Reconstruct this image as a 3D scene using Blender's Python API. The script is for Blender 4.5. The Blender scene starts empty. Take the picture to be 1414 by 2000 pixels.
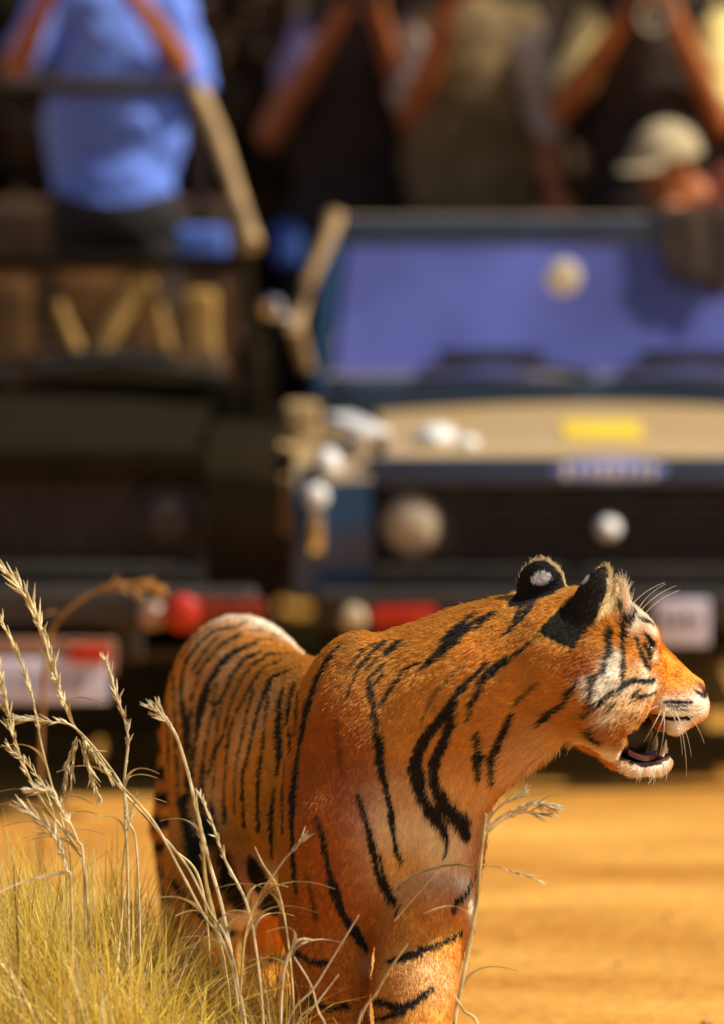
import bpy, bmesh, math, random
import numpy as np
from mathutils import Vector, Matrix
from mathutils.bvhtree import BVHTree

random.seed(7)
rng = np.random.default_rng(7)
sc = bpy.context.scene
C = sc.collection

# ------------------------------------------------------------------ camera
FPX, CH, DC = 12000.0, 2.42, 12.0            # focal length in photo pixels, camera height, distance to the animal
PITCH = math.atan(1230.0 / FPX)
cam_d = bpy.data.cameras.new('camera')
cam = bpy.data.objects.new('camera', cam_d)
C.objects.link(cam)
cam.location = (0, -DC, CH)
cam.rotation_euler = (math.pi / 2 - PITCH, 0, 0)
cam_d.sensor_fit = 'HORIZONTAL'
cam_d.sensor_width = 36.0
cam_d.lens = 36.0 * FPX / 1414.0
cam_d.clip_start = 0.5
cam_d.clip_end = 2000
cam_d.dof.use_dof = True
cam_d.dof.focus_distance = 12.08
cam_d.dof.aperture_fstop = cam_d.lens / 150.0
sc.camera = cam

# ------------------------------------------------------------------ light
SUN_FROM = Vector((0.72, -0.10, 0.80)).normalized()   # towards the sun: from the right, slightly on the photographer's side
world = bpy.data.worlds.new('World')
sc.world = world
world.use_nodes = True
wn = world.node_tree
sky = wn.nodes.new('ShaderNodeTexSky')
sky.sky_type = 'NISHITA'
sky.sun_disc = False
sky.sun_elevation = math.asin(SUN_FROM.z)
sky.sun_rotation = math.atan2(SUN_FROM.x, SUN_FROM.y)
sky.dust_density = 1.5
bg = wn.nodes['Background']
bg.inputs['Strength'].default_value = 0.062
wn.links.new(sky.outputs[0], bg.inputs[0])
sun_d = bpy.data.lights.new('sun', 'SUN')
sun_d.energy = 4.6
sun_d.angle = math.radians(0.5)
sun_d.color = (1.0, 0.90, 0.72)
sun = bpy.data.objects.new('sun', sun_d)
C.objects.link(sun)
sun.rotation_euler = SUN_FROM.to_track_quat('Z', 'Y').to_euler()
sc.view_settings.view_transform = 'Standard'
sc.view_settings.look = 'None'
sc.view_settings.exposure = 0.42
sc.view_settings.gamma = 1
sc.view_settings.use_curve_mapping = False
sc.render.engine = 'CYCLES'
sc.cycles.use_denoising = True
sc.cycles.max_bounces = 6
sc.cycles_curves.shape = 'RIBBONS'

# ------------------------------------------------------------------ helpers
def at(px, py, D):
    """world point seen at photo pixel (px, py), D metres in front of the camera"""
    u, v = (px - 707.0) / FPX, (1000.0 - py) / FPX
    c, s = math.cos(PITCH), math.sin(PITCH)
    dy, dz = c + v * s, v * c - s
    t = D / dy
    return np.array((u * t, D - DC, CH + dz * t))

def nodes_of(m):
    return m.node_tree.nodes, m.node_tree.links

def mat(name, col, rough=0.7, var=0.15, scale=8.0, metal=0.0, bump=0.0, spec=0.4, col2=None, dust=None, alpha=1.0, coat=0.0):
    m = bpy.data.materials.new(name)
    m.use_nodes = True
    n, l = nodes_of(m)
    b = n['Principled BSDF']
    b.inputs['Roughness'].default_value = rough
    b.inputs['Metallic'].default_value = metal
    b.inputs['Specular IOR Level'].default_value = spec
    b.inputs['Alpha'].default_value = alpha
    b.inputs['Coat Weight'].default_value = coat
    tc = n.new('ShaderNodeTexCoord')
    nz = n.new('ShaderNodeTexNoise')
    nz.inputs['Scale'].default_value = scale
    nz.inputs['Detail'].default_value = 6
    l.new(tc.outputs['Object'], nz.inputs['Vector'])
    rp = n.new('ShaderNodeValToRGB')
    a = [c * (1 - var) for c in col]
    z = [min(1, c * (1 + var)) for c in col] if col2 is None else list(col2)
    rp.color_ramp.elements[0].position = 0.32
    rp.color_ramp.elements[1].position = 0.68
    rp.color_ramp.elements[0].color = (*a, 1)
    rp.color_ramp.elements[1].color = (*z, 1)
    l.new(nz.outputs['Fac'], rp.inputs['Fac'])
    out = rp.outputs['Color']
    if dust:                                             # dry road dust lying on upward faces
        g = n.new('ShaderNodeNewGeometry')
        sx = n.new('ShaderNodeSeparateXYZ')
        l.new(g.outputs['Normal'], sx.inputs[0])
        mr = n.new('ShaderNodeMapRange')
        mr.inputs['From Min'].default_value = 0.55
        mr.inputs['From Max'].default_value = 0.97
        mr.inputs['To Max'].default_value = dust[3]
        l.new(sx.outputs['Z'], mr.inputs['Value'])
        mx = n.new('ShaderNodeMix')
        mx.data_type = 'RGBA'
        l.new(mr.outputs[0], mx.inputs['Factor'])
        l.new(out, mx.inputs['A'])
        mx.inputs['B'].default_value = (*dust[:3], 1)
        out = mx.outputs['Result']
    l.new(out, b.inputs['Base Color'])
    if bump:
        bp = n.new('ShaderNodeBump')
        bp.inputs['Strength'].default_value = bump
        bp.inputs['Distance'].default_value = 0.01
        l.new(nz.outputs['Fac'], bp.inputs['Height'])
        l.new(bp.outputs[0], b.inputs['Normal'])
    return m

def link(name, me, m=None, parent=None, smooth=True):
    o = bpy.data.objects.new(name, me)
    C.objects.link(o)
    if m is not None:
        for q in (m if isinstance(m, (list, tuple)) else [m]):
            me.materials.append(q)
    if parent is not None:
        o.parent = parent
    if smooth:
        me.shade_smooth()
    return o

def tag(o, label=None, cat=None, group=None, kind=None):
    if label: o['label'] = label
    if cat: o['category'] = cat
    if group: o['group'] = group
    if kind: o['kind'] = kind
    return o

def empty(name, loc, rz=0.0):
    o = bpy.data.objects.new(name, None)
    C.objects.link(o)
    o.location = loc
    o.rotation_euler = (0, 0, rz)
    o.empty_display_size = 0.1
    return o

class MB:
    """collects shapes for one mesh object"""
    def __init__(self):
        self.bm = bmesh.new()
    def box(self, c, s, bev=0.0, rot=None, taper=None):
        g = bmesh.ops.create_cube(self.bm, size=1.0)
        vs = g['verts']
        M = Matrix.Translation(c) @ (rot.to_4x4() if rot else Matrix.Identity(4)) @ Matrix.Diagonal((*s, 1))
        if taper:
            for v in vs:
                if v.co.z > 0:
                    v.co.x *= taper[0]; v.co.y *= taper[1]
        bmesh.ops.transform(self.bm, matrix=M, verts=vs)
        if bev:
            es = list({e for v in vs for e in v.link_edges})
            bmesh.ops.bevel(self.bm, geom=es, offset=bev, segments=3, profile=0.6, affect='EDGES')
        return self
    def tube(self, pts, r, seg=10, caps=True):
        pts = [Vector(p) for p in pts]
        n = len(pts)
        rs = r if isinstance(r, (list, tuple)) else [r] * n
        rings = []
        up = Vector((0.13, 0.31, 0.94))
        for i, p in enumerate(pts):
            t = (pts[min(i + 1, n - 1)] - pts[max(i - 1, 0)]).normalized()
            a = t.cross(up)
            if a.length < 1e-3: a = t.cross(Vector((1, 0, 0)))
            a.normalize()
            b = t.cross(a)
            rings.append([self.bm.verts.new(p + (a * math.cos(k * 2 * math.pi / seg) + b * math.sin(k * 2 * math.pi / seg)) * rs[i]) for k in range(seg)])
        for i in range(n - 1):
            for k in range(seg):
                self.bm.faces.new((rings[i][k], rings[i][(k + 1) % seg], rings[i + 1][(k + 1) % seg], rings[i + 1][k]))
        if caps:
            self.bm.faces.new(rings[0][::-1]); self.bm.faces.new(rings[-1])
        return self
    def lathe(self, prof, c, axis, seg=32):
        """prof: list of (distance along the axis, radius)"""
        axis = Vector(axis).normalized()
        a = axis.orthogonal().normalized()
        b = axis.cross(a)
        rings = []
        for h, r in prof:
            ctr = Vector(c) + axis * h
            rings.append([self.bm.verts.new(ctr + (a * math.cos(k * 2 * math.pi / seg) + b * math.sin(k * 2 * math.pi / seg)) * max(r, 1e-4)) for k in range(seg)])
        for i in range(len(prof) - 1):
            for k in range(seg):
                self.bm.faces.new((rings[i][k], rings[i][(k + 1) % seg], rings[i + 1][(k + 1) % seg], rings[i + 1][k]))
        self.bm.faces.new(rings[0][::-1]); self.bm.faces.new(rings[-1])
        return self
    def ball(self, c, s, seg=16):
        g = bmesh.ops.create_uvsphere(self.bm, u_segments=seg, v_segments=seg // 2 + 2, radius=1.0)
        s = (s, s, s) if isinstance(s, (int, float)) else s
        bmesh.ops.transform(self.bm, matrix=Matrix.Translation(c) @ Matrix.Diagonal((*s, 1)), verts=g['verts'])
        return self
    def sheet(self, fn, nu, nv, thick=0.0):
        """fn(u, v) -> point, u and v in 0..1; closed slab when thick"""
        top = [[self.bm.verts.new(fn(i / nu, j / nv)) for j in range(nv + 1)] for i in range(nu + 1)]
        for i in range(nu):
            for j in range(nv):
                self.bm.faces.new((top[i][j], top[i + 1][j], top[i + 1][j + 1], top[i][j + 1]))
        if thick:
            bot = [[self.bm.verts.new(v.co - Vector((0, 0, thick))) for v in row] for row in top]
            for i in range(nu):
                for j in range(nv):
                    self.bm.faces.new((bot[i][j + 1], bot[i + 1][j + 1], bot[i + 1][j], bot[i][j]))
            for i in range(nu):
                self.bm.faces.new((top[i + 1][0], top[i][0], bot[i][0], bot[i + 1][0]))
                self.bm.faces.new((top[i][nv], top[i + 1][nv], bot[i + 1][nv], bot[i][nv]))
            for j in range(nv):
                self.bm.faces.new((top[0][j], top[0][j + 1], bot[0][j + 1], bot[0][j]))
                self.bm.faces.new((top[nu][j + 1], top[nu][j], bot[nu][j], bot[nu][j + 1]))
        return self
    def build(self, name, m, parent=None, smooth=True):
        bmesh.ops.recalc_face_normals(self.bm, faces=self.bm.faces)
        me = bpy.data.meshes.new(name)
        self.bm.to_mesh(me)
        self.bm.free()
        o = link(name, me, m, parent, smooth)
        if smooth:
            try:
                me.set_sharp_from_angle(angle=math.radians(38))
            except Exception:
                pass
        return o

# ---- solid modelling: rounded cones and ellipsoids blended into ONE continuous surface
def d_cone(p, a, b, ra, rb):
    ab = b - a
    t = np.clip(((p - a) @ ab) / max(float(ab @ ab), 1e-9), 0, 1)
    q = p - a - t[:, None] * ab
    return np.sqrt((q * q).sum(1)) - (ra + t * (rb - ra))

def d_ell(p, c, R, r):
    q = (p - c) @ R
    k0 = np.sqrt(((q / r) ** 2).sum(1))
    k1 = np.sqrt(((q / (r * r)) ** 2).sum(1))
    return k0 * (k0 - 1.0) / np.maximum(k1, 1e-6)

def smin(a, b, k):
    h = np.maximum(k - np.abs(a - b), 0) / k
    return np.minimum(a, b) - h * h * k * 0.25

def field(prims, p):
    f = None
    for pr in prims:
        if pr[0] == 'c': d = d_cone(p, pr[1], pr[2], pr[3], pr[4])
        elif pr[0] == 'e': d = d_ell(p, pr[1], pr[2], pr[3])
        elif pr[0] == 'f': d = pr[1](p)
        k = pr[-1]
        if f is None: f = d
        elif k < 0: f = -smin(-f, d, -k)                # carve
        else: f = smin(f, d, k)
    return f

def solid(prims, lo, hi, h, B=8):
    lo = np.array(lo, float); hi = np.array(hi, float)
    nb = np.ceil((hi - lo) / (h * B)).astype(int)
    N = nb * B + 1
    ctr = np.stack(np.meshgrid(*[np.arange(k) for k in nb], indexing='ij'), -1).reshape(-1, 3)
    pc = lo + (ctr + 0.5) * h * B
    fc = field(prims, pc)
    F = np.empty(N, np.float32)
    big = np.repeat(np.repeat(np.repeat(fc.reshape(nb), B, 0), B, 1), B, 2)
    F[:-1, :-1, :-1] = big
    F[-1] = 1; F[:, -1] = 1; F[:, :, -1] = 1
    loc = np.stack(np.meshgrid(*[np.arange(B + 1)] * 3, indexing='ij'), -1).reshape(-1, 3)
    act = np.where(np.abs(fc) < h * B * 1.25 + 0.01)[0]
    for s in range(0, len(act), 400):
        ids = ctr[act[s:s + 400]] * B
        g = (ids[:, None, :] + loc[None]).reshape(-1, 3)
        v = field(prims, lo + g * h)
        F[g[:, 0], g[:, 1], g[:, 2]] = v
    # surface nets
    ins = F < 0
    c = sum(ins[i:N[0] - 1 + i, j:N[1] - 1 + j, k:N[2] - 1 + k].astype(np.int8) for i in (0, 1) for j in (0, 1) for k in (0, 1))
    cell = (c > 0) & (c < 8)
    idx = np.full(cell.shape, -1, np.int64)
    cs = np.argwhere(cell)
    idx[cell] = np.arange(len(cs))
    acc = np.zeros((len(cs), 3)); cnt = np.zeros(len(cs))
    for ax in range(3):
        o1, o2 = [(1, 2), (0, 2), (0, 1)][ax]
        for a in (0, 1):
            for b in (0, 1):
                off = np.zeros(3, int); off[o1] = a; off[o2] = b
                e = np.zeros(3, int); e[ax] = 1
                A = cs + off; Bq = A + e
                fa = F[A[:, 0], A[:, 1], A[:, 2]]; fb = F[Bq[:, 0], Bq[:, 1], Bq[:, 2]]
                x = (fa < 0) != (fb < 0)
                t = fa[x] / (fa[x] - fb[x])
                acc[x] += off + t[:, None] * e
                cnt[x] += 1
    V = lo + (cs + acc / cnt[:, None]) * h
    Q = []
    for ax in range(3):
        o1, o2 = [(1, 2), (2, 0), (0, 1)][ax]
        sl = [slice(1, n - 1) for n in N]; sl2 = list(sl)
        sl[ax] = slice(0, N[ax] - 1); sl2[ax] = slice(1, N[ax])
        s0 = ins[tuple(sl)]; s1 = ins[tuple(sl2)]
        ed = np.argwhere(s0 != s1) + np.array([0 if k == ax else 1 for k in range(3)])
        flip = ins[ed[:, 0], ed[:, 1], ed[:, 2]]
        e1 = np.zeros(3, int); e1[o1] = 1
        e2 = np.zeros(3, int); e2[o2] = 1
        q = np.stack([idx[tuple((ed - x).T)] for x in (e1 * 0, e1, e1 + e2, e2)], 1)
        q[~flip] = q[~flip][:, ::-1]
        Q.append(q)
    return V, np.concatenate(Q)

def mesh_np(name, V, Q):
    me = bpy.data.meshes.new(name)
    me.vertices.add(len(V))
    me.vertices.foreach_set('co', np.asarray(V, np.float32).ravel())
    k = Q.shape[1]
    me.loops.add(len(Q) * k)
    me.loops.foreach_set('vertex_index', Q.astype(np.int32).ravel())
    me.polygons.add(len(Q))
    me.polygons.foreach_set('loop_start', np.arange(0, len(Q) * k, k, dtype=np.int32))
    me.update(calc_edges=True)
    me.validate()
    return me

def normals_of(V, Q):
    n = np.cross(V[Q[:, 2]] - V[Q[:, 0]], V[Q[:, 3]] - V[Q[:, 1]])
    vn = np.zeros_like(V)
    for k in range(4): np.add.at(vn, Q[:, k], n)
    return vn / np.maximum(np.linalg.norm(vn, axis=1), 1e-12)[:, None]

def wob(p, s, seed=0.0):
    """cheap smooth noise in -1..1"""
    x, y, z = (p * s).T
    return (np.sin(x * 1.7 + 2.1 * np.sin(y * 1.3 + seed) + seed) + np.sin(y * 2.3 + 1.7 * np.sin(z * 1.9 + seed * 2) + 1.3)
            + np.sin(z * 2.9 + 1.9 * np.sin(x * 2.1 + seed * 3) + 4.1)) / 3.0

# ================================================================== the setting
def ground():
    m = bpy.data.materials.new('orange_dirt')
    m.use_nodes = True
    n, l = nodes_of(m)
    b = n['Principled BSDF']
    b.inputs['Roughness'].default_value = 0.95
    b.inputs['Specular IOR Level'].default_value = 0.1
    tc = n.new('ShaderNodeTexCoord')
    a = n.new('ShaderNodeTexNoise'); a.inputs['Scale'].default_value = 0.9; a.inputs['Detail'].default_value = 8; a.inputs['Roughness'].default_value = 0.6
    c = n.new('ShaderNodeTexNoise'); c.inputs['Scale'].default_value = 28; c.inputs['Detail'].default_value = 6
    mp = n.new('ShaderNodeMapping'); mp.inputs['Scale'].default_value = (0.55, 1.7, 1); mp.inputs['Rotation'].default_value = (0, 0, 0.25)
    l.new(tc.outputs['Object'], mp.inputs[0]); l.new(mp.outputs[0], a.inputs[0]); l.new(tc.outputs['Object'], c.inputs[0])
    r = n.new('ShaderNodeValToRGB')
    r.color_ramp.elements[0].position = 0.34; r.color_ramp.elements[0].color = (0.40, 0.155, 0.020, 1)
    r.color_ramp.elements[1].position = 0.66; r.color_ramp.elements[1].color = (0.74, 0.40, 0.090, 1)
    l.new(a.outputs['Fac'], r.inputs[0])
    mx = n.new('ShaderNodeMix'); mx.data_type = 'RGBA'; mx.blend_type = 'OVERLAY'; mx.inputs['Factor'].default_value = 0.35
    l.new(r.outputs[0], mx.inputs['A']); l.new(c.outputs['Fac'], mx.inputs['B'])
    l.new(mx.outputs['Result'], b.inputs['Base Color'])
    bp = n.new('ShaderNodeBump'); bp.inputs['Strength'].default_value = 0.5; bp.inputs['Distance'].default_value = 0.02
    l.new(c.outputs['Fac'], bp.inputs['Height']); l.new(bp.outputs[0], b.inputs['Normal'])
    xs = np.concatenate([[-900, -300, -100, -40, -20], np.linspace(-8, 8, 90), [20, 40, 100, 300, 900]])
    ys = np.concatenate([[-300, -100, -40, -16], np.linspace(-6, 12, 100), [16, 22, 40, 100, 300, 900]])
    X, Y = np.meshgrid(xs, ys, indexing='ij')
    P = np.stack([X, Y, X * 0], -1).reshape(-1, 3)
    k = np.exp(-(np.maximum(np.abs(P[:, 0]) - 6, 0) / 2) ** 2) * np.exp(-(np.maximum(np.abs(P[:, 1] - 3) - 8, 0) / 2) ** 2)
    P[:, 2] = (wob(P, 1.1, 2) * 0.02 + wob(P, 3.7, 5) * 0.008) * k - 0.012
    i = np.arange(len(P)).reshape(X.shape)
    Q = np.stack([i[:-1, :-1], i[1:, :-1], i[1:, 1:], i[:-1, 1:]], -1).reshape(-1, 4)
    o = link('ground', mesh_np('ground', P, Q), m)
    tag(o, kind='structure')
    # loose stones and clods
    t = MB()
    for _ in range(70):
        x, y = random.uniform(-1.6, 1.6), random.uniform(-0.6, 4.6)
        s = random.uniform(0.004, 0.014)
        g = bmesh.ops.create_icosphere(t.bm, subdivisions=1, radius=1.0)
        bmesh.ops.transform(t.bm, matrix=Matrix.Translation((x, y, s * 0.3)) @ Matrix.Rotation(random.uniform(0, 6), 4, 'Z') @ Matrix.Diagonal((s * 1.4, s, s * 0.8, 1)), verts=g['verts'])
    tag(t.build('gravel', mat('gravel_stone', (0.52, 0.27, 0.07), 0.9, 0.4, 40), None), 'scattered orange pebbles on the dirt track', 'gravel', kind='stuff')

ground()

def bush_leaves(name, parent, m, centre, size, n, leaf, seed):
    r = np.random.default_rng(seed)
    k = max(6, n // 60)
    cl = r.normal(size=(k, 3)); cl /= np.linalg.norm(cl, axis=1)[:, None]
    cl *= (r.random(k) ** 0.45)[:, None]
    cl = cl * np.array(size) + np.array(centre)
    own = r.integers(0, k, n)
    p = cl[own] + r.normal(size=(n, 3)) * np.array(size) * 0.17
    a = r.normal(size=(n, 3)); a /= np.linalg.norm(a, axis=1)[:, None]
    b = np.cross(a, r.normal(size=(n, 3))); b /= np.linalg.norm(b, axis=1)[:, None]
    L = leaf * (0.6 + r.random(n) * 0.8)[:, None]
    p[:, 2] = np.maximum(p[:, 2], 0.06)
    V = np.stack([p - a * L, p + b * L * 0.42, p + a * L, p - b * L * 0.42], 1).reshape(-1, 3)
    Q = np.arange(n * 4).reshape(n, 4)
    return link(name, mesh_np(name, V, Q), m, parent, False)

def trees():
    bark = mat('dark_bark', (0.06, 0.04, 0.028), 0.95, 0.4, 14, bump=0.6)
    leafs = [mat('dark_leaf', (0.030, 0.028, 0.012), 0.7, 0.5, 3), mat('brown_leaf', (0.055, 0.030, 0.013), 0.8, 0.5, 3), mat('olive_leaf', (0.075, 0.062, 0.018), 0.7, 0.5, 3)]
    place = ['behind the blue shirted person', 'behind the gap between the two jeeps', 'behind the photographer in the dark top',
             'behind the khaki shirted photographer', 'behind the photographer with raised elbows', 'at the far right edge of the clearing',
             'at the far left edge of the clearing']
    for i, (x, y) in enumerate([(-1.25, 9.9), (-0.28, 8.9), (0.25, 11.0), (0.95, 9.9), (1.75, 10.6), (2.9, 10.2), (-2.5, 10.2)]):
        sh = empty('shrub', (x, y, 0))
        tag(sh, 'dense dark shrub ' + place[i], 'shrub', 'dark shrubs behind the jeeps')
        w = random.uniform(0.75, 0.95)
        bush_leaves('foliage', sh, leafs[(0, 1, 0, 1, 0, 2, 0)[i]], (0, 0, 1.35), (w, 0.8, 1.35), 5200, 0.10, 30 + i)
        t = MB()
        for k in range(5):
            q = random.uniform(0, 6.28)
            t.tube([(0.05 * math.cos(q), 0.05 * math.sin(q), 0), (0.22 * math.cos(q), 0.2 * math.sin(q), 0.8), (0.5 * math.cos(q), 0.4 * math.sin(q), 2.0)], [0.04, 0.03, 0.012], 7)
        t.build('stem', bark, sh)
    for i, (x, y, h, r) in enumerate([(-4.2, 24, 8.5, 0.2), (-1.0, 27, 9.5, 0.22), (1.9, 25, 8.0, 0.19), (5.0, 27, 9.0, 0.22), (-7.5, 30, 9, .22), (8.5, 31, 9.5, .24)]):
        tr = empty('tree', (x, y, 0))
        tag(tr, ['tall dark tree left of the blue shirt', 'tall dark tree behind the gap between jeeps', 'tall dark tree behind the khaki shirt', 'tall dark tree far right behind the shrubs', 'tall tree beyond the left edge', 'tall tree beyond the right edge'][i], 'tree', 'trees behind the clearing')
        t = MB()
        t.tube([(0, 0, 0), (0.06, 0, h * 0.2), (-0.05, 0.05, h * 0.42), (0.1, 0, h * 0.8)], [r * 1.3, r, r * 0.8, r * 0.25], 12)
        for k in range(7):
            q = k * 2.4; z = h * (0.34 + 0.06 * k)
            t.tube([(0, 0, z), (0.9 * math.cos(q), 0.9 * math.sin(q), z + 0.5), (1.9 * math.cos(q), 1.9 * math.sin(q), z + 1.3)], [r * 0.45, r * 0.3, r * 0.1], 7)
        t.build('trunk', bark, tr)
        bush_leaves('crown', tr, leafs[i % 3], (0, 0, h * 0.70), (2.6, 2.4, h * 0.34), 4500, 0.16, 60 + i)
    # far thicket that reads as one dark mass
    r = np.random.default_rng(5)
    n = 16000
    p = np.stack([r.uniform(-22, 22, n), r.uniform(33, 38, n), r.random(n) ** 1.3 * 5.2], 1)
    a = r.normal(size=(n, 3)); a /= np.linalg.norm(a, axis=1)[:, None]
    b = np.cross(a, r.normal(size=(n, 3))); b /= np.linalg.norm(b, axis=1)[:, None]
    L = 0.34
    V = np.stack([p - a * L, p + b * L * 0.5, p + a * L, p - b * L * 0.5], 1).reshape(-1, 3)
    V[:, 2] = np.maximum(V[:, 2], 0.02)
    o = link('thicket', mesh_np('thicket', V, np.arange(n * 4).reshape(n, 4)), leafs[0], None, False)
    tag(o, 'dark thicket of scrub far behind the jeeps', 'thicket', kind='stuff')

trees()

# ================================================================== the two jeeps
CHROME = mat('chrome', (0.75, 0.75, 0.76), 0.12, 0.03, 5, metal=1.0)
BLACK = mat('black_rubber', (0.018, 0.017, 0.016), 0.8, 0.3, 30, bump=0.2)
DARKMET = mat('dark_metal', (0.03, 0.024, 0.02), 0.55, 0.3, 12)
DUST_TAN = mat('dusty_tan_metal', (0.40, 0.26, 0.12), 0.75, 0.3, 9)
WHITEP = mat('white_plastic', (0.8, 0.8, 0.78), 0.35, 0.05, 9)
REDREF = mat('red_reflector', (0.46, 0.024, 0.006), 0.4, 0.2, 20)
LAMP = mat('lamp_glass', (0.50, 0.42, 0.30), 0.25, 0.2, 20, spec=0.8)
AMBER = mat('amber_lens', (0.62, 0.25, 0.03), 0.25, 0.1, 20)
KHAKI = mat('khaki_patches', (0.46, 0.27, 0.075), 0.9, 0.25, 14, bump=0.3)  # khaki of the shapes that stand in for windscreen reflections
BROWNC = mat('brown_seat_cover', (0.17, 0.075, 0.018), 0.85, 0.5, 6, bump=0.4)
SEATD = mat('dark_seat_vinyl', (0.060, 0.027, 0.010), 0.6, 0.3, 10)
BLUEV = mat('blue_vinyl', (0.08, 0.16, 0.55), 0.6, 0.25, 10)
PLATE = mat('plate_white', (0.66, 0.64, 0.80), 0.5, 0.08, 10)
INK = mat('plate_ink', (0.05, 0.05, 0.10), 0.6, 0.1, 10)

def jeep(name, label, jx, jy, dz, hw, paint, pane_m, ws, slats, emblem, rz=0.0):
    """local frame: x to the right as one faces the jeep, y backwards from the grille, z up"""
    J = empty(name, (jx, jy, 0), rz)
    zcowl = ws[0]
    tag(J, label, 'jeep', 'jeeps carrying the tourists')
    z = lambda v: v + dz
    hood_w = hw * 0.78
    # hood
    def hood(u, v):
        x = (u * 2 - 1) * hood_w * (0.95 + 0.05 * v)
        y = 0.0 + v * 1.16
        crown = 0.030 * (1 - (u * 2 - 1) ** 2)
        lip = -0.05 * max(0.0, 1 - v / 0.08) ** 2
        return (x, y, z(0.900) + 0.030 * v + crown + lip)
    ho = MB().sheet(hood, 24, 24, 0.035).build('hood', paint, J)
    # front panel above the grille
    t = MB()
    t.box((0, 0.02, z(0.865)), (hw * 1.62, 0.05, 0.082), 0.012)
    t.build('front_panel', paint, J)
    # grille: a dark recessed box with bars
    g = MB().box((0, 0.09, z(0.715)), (hw * 1.60, 0.06, 0.225), 0.006).build('grille', DARKMET, J)
    sl = None
    for i in range(slats[1]):
        if slats[0] == 'h':
            s = MB().box((0, 0.043, z(0.63) + i * 0.170 / (slats[1] - 1)), (hw * 0.98, 0.03, 0.012), 0.003)
        else:
            s = MB().box((-hw * 0.52 + i * hw * 1.04 / (slats[1] - 1), 0.043, z(0.715)), (0.016, 0.03, 0.19), 0.003)
        s.build('slat', DARKMET, g)
    for sx in (-1, 1):
        h = MB().lathe([(0, 0.104), (-0.035, 0.104), (-0.05, 0.096), (-0.05, 0.086), (-0.03, 0.084)], (sx * hw * 0.66, 0.055, z(0.715)), (0, 1, 0)).build('headlight', DARKMET, J)
        MB().lathe([(-0.028, 0.084), (-0.045, 0.070), (-0.056, 0.045), (-0.060, 0.0)], (sx * hw * 0.66, 0.055, z(0.715)), (0, 1, 0)).build('lens', LAMP if emblem else DARKMET, h)
        # fender: flat top, rounded nose, outer skirt
        def fen(u, v):
            x = sx * (hw * 0.80 + u * (hw * 1.06 - hw * 0.80))
            prof = [(-0.02, 0.56), (-0.035, 0.72), (-0.02, 0.84), (0.05, 0.895), (0.20, 0.91), (0.60, 0.915), (0.95, 0.90), (1.16, 0.86), (1.2, 0.6)]
            q = v * (len(prof) - 1); i = min(int(q), len(prof) - 2); f = q - i
            y = prof[i][0] * (1 - f) + prof[i + 1][0] * f
            zz = prof[i][1] * (1 - f) + prof[i + 1][1] * f
            return (x, y, z(zz) - 0.02 * u * u)
        MB().sheet(fen, 6, 40, 0.02).build('fender', paint, J)
        t = MB()                                                  # inner wheel arch wall, dropped low to block sun under the jeep
        t.box((sx * hw * 0.76, 0.64, z(0.60)), (0.02, 1.22, 0.50), 0.004)
        t.build('wheel_arch', DARKMET, J)
        if emblem:                                                # lamps and catches, white all over to paint in their sun glints
            MB().lathe([(0.02, 0.034), (-0.02, 0.034), (-0.038, 0.024), (-0.045, 0.0)], (sx * hw * 0.985, -0.055, z(0.800)), (0, 1, 0), 20).build('parking_lamp', WHITEP, J)
            MB().box((sx * hw * 0.985, -0.045, z(0.70)), (0.040, 0.02, 0.11), 0.008).build('lamp_bracket', CHROME, J)
            MB().ball((sx * hw * 0.945, 0.02, z(0.885)), (0.036, 0.05, 0.042)).build('side_lamp', WHITEP, J)
            MB().ball((sx * hw * 0.575, 0.32, z(0.934)), (0.056, 0.12, 0.030)).build('bonnet_catch', WHITEP, J)
            MB().ball((sx * hw * 0.475, 0.13, z(0.930)), (0.032, 0.04, 0.022)).build('bonnet_catch', WHITEP, J)
            MB().box((sx * hw * 0.85, 0.30, z(0.962)), (0.085, 0.50, 0.03), 0.012, Matrix.Rotation(-sx * 0.20, 3, 'Z')).box((sx * hw * 0.85, 0.30, z(0.93)), (0.03, 0.30, 0.05), 0.006).build('grab_rail', WHITEP, J)
    if emblem:
        MB().ball((0, 0.03, z(0.708)), (0.036, 0.075, 0.036), 20).build('emblem', WHITEP, J)  # white in place of chrome, bulged to stand in for a bright glint
        e = MB().lathe([(0, 0.034), (-0.006, 0.034), (-0.008, 0.030)], (0, 0, 0), (0, 1, 0), 24)
        bmesh.ops.transform(e.bm, matrix=Matrix.Translation((0.0, -0.007, z(0.868))) @ Matrix.Diagonal((4.7, 1, 0.85, 1)), verts=e.bm.verts)
        nb = e.build('name_badge', mat('badge_blue', (0.22, 0.32, 0.85), 0.4, 0.1, 10), J)
        for k, q in enumerate((0, 1, 2, 3, 4, 5, 6, 7)):
            wd = (0.016, 0.010, 0.013, 0.020, 0.018, 0.012, 0.014, 0.014)[k]
            MB().box((-0.118 + q * 0.0335, -0.0185, z(0.868)), (wd, 0.006, (0.044, 0.036, 0.034, 0.038, 0.044, 0.038, 0.042, 0.042)[k]), 0.002).build('raised_mark', WHITEP, nb)
        MB().box((-0.005, 0.40, z(0.943)), (0.22, 0.42, 0.006), 0.002, Matrix.Rotation(0.020, 3, 'X')).build('hood_sticker', mat('sticker_yellow', (0.78, 0.55, 0.03), 0.6, 0.06, 9), J)
    MB().box((0, 0.0, z(0.575)), (hw * 1.60, 0.05, 0.065), 0.008).build('valance', DARKMET, J)
    t = MB()
    t.box((0, 0.30, z(0.62)), (hw * 1.5, 0.40, 0.30), 0.02)
    t.box((0, 0.85, z(0.66)), (0.62, 0.60, 0.42), 0.03)
    t.build('engine', BLACK, J)
    # tub
    t = MB()
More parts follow.
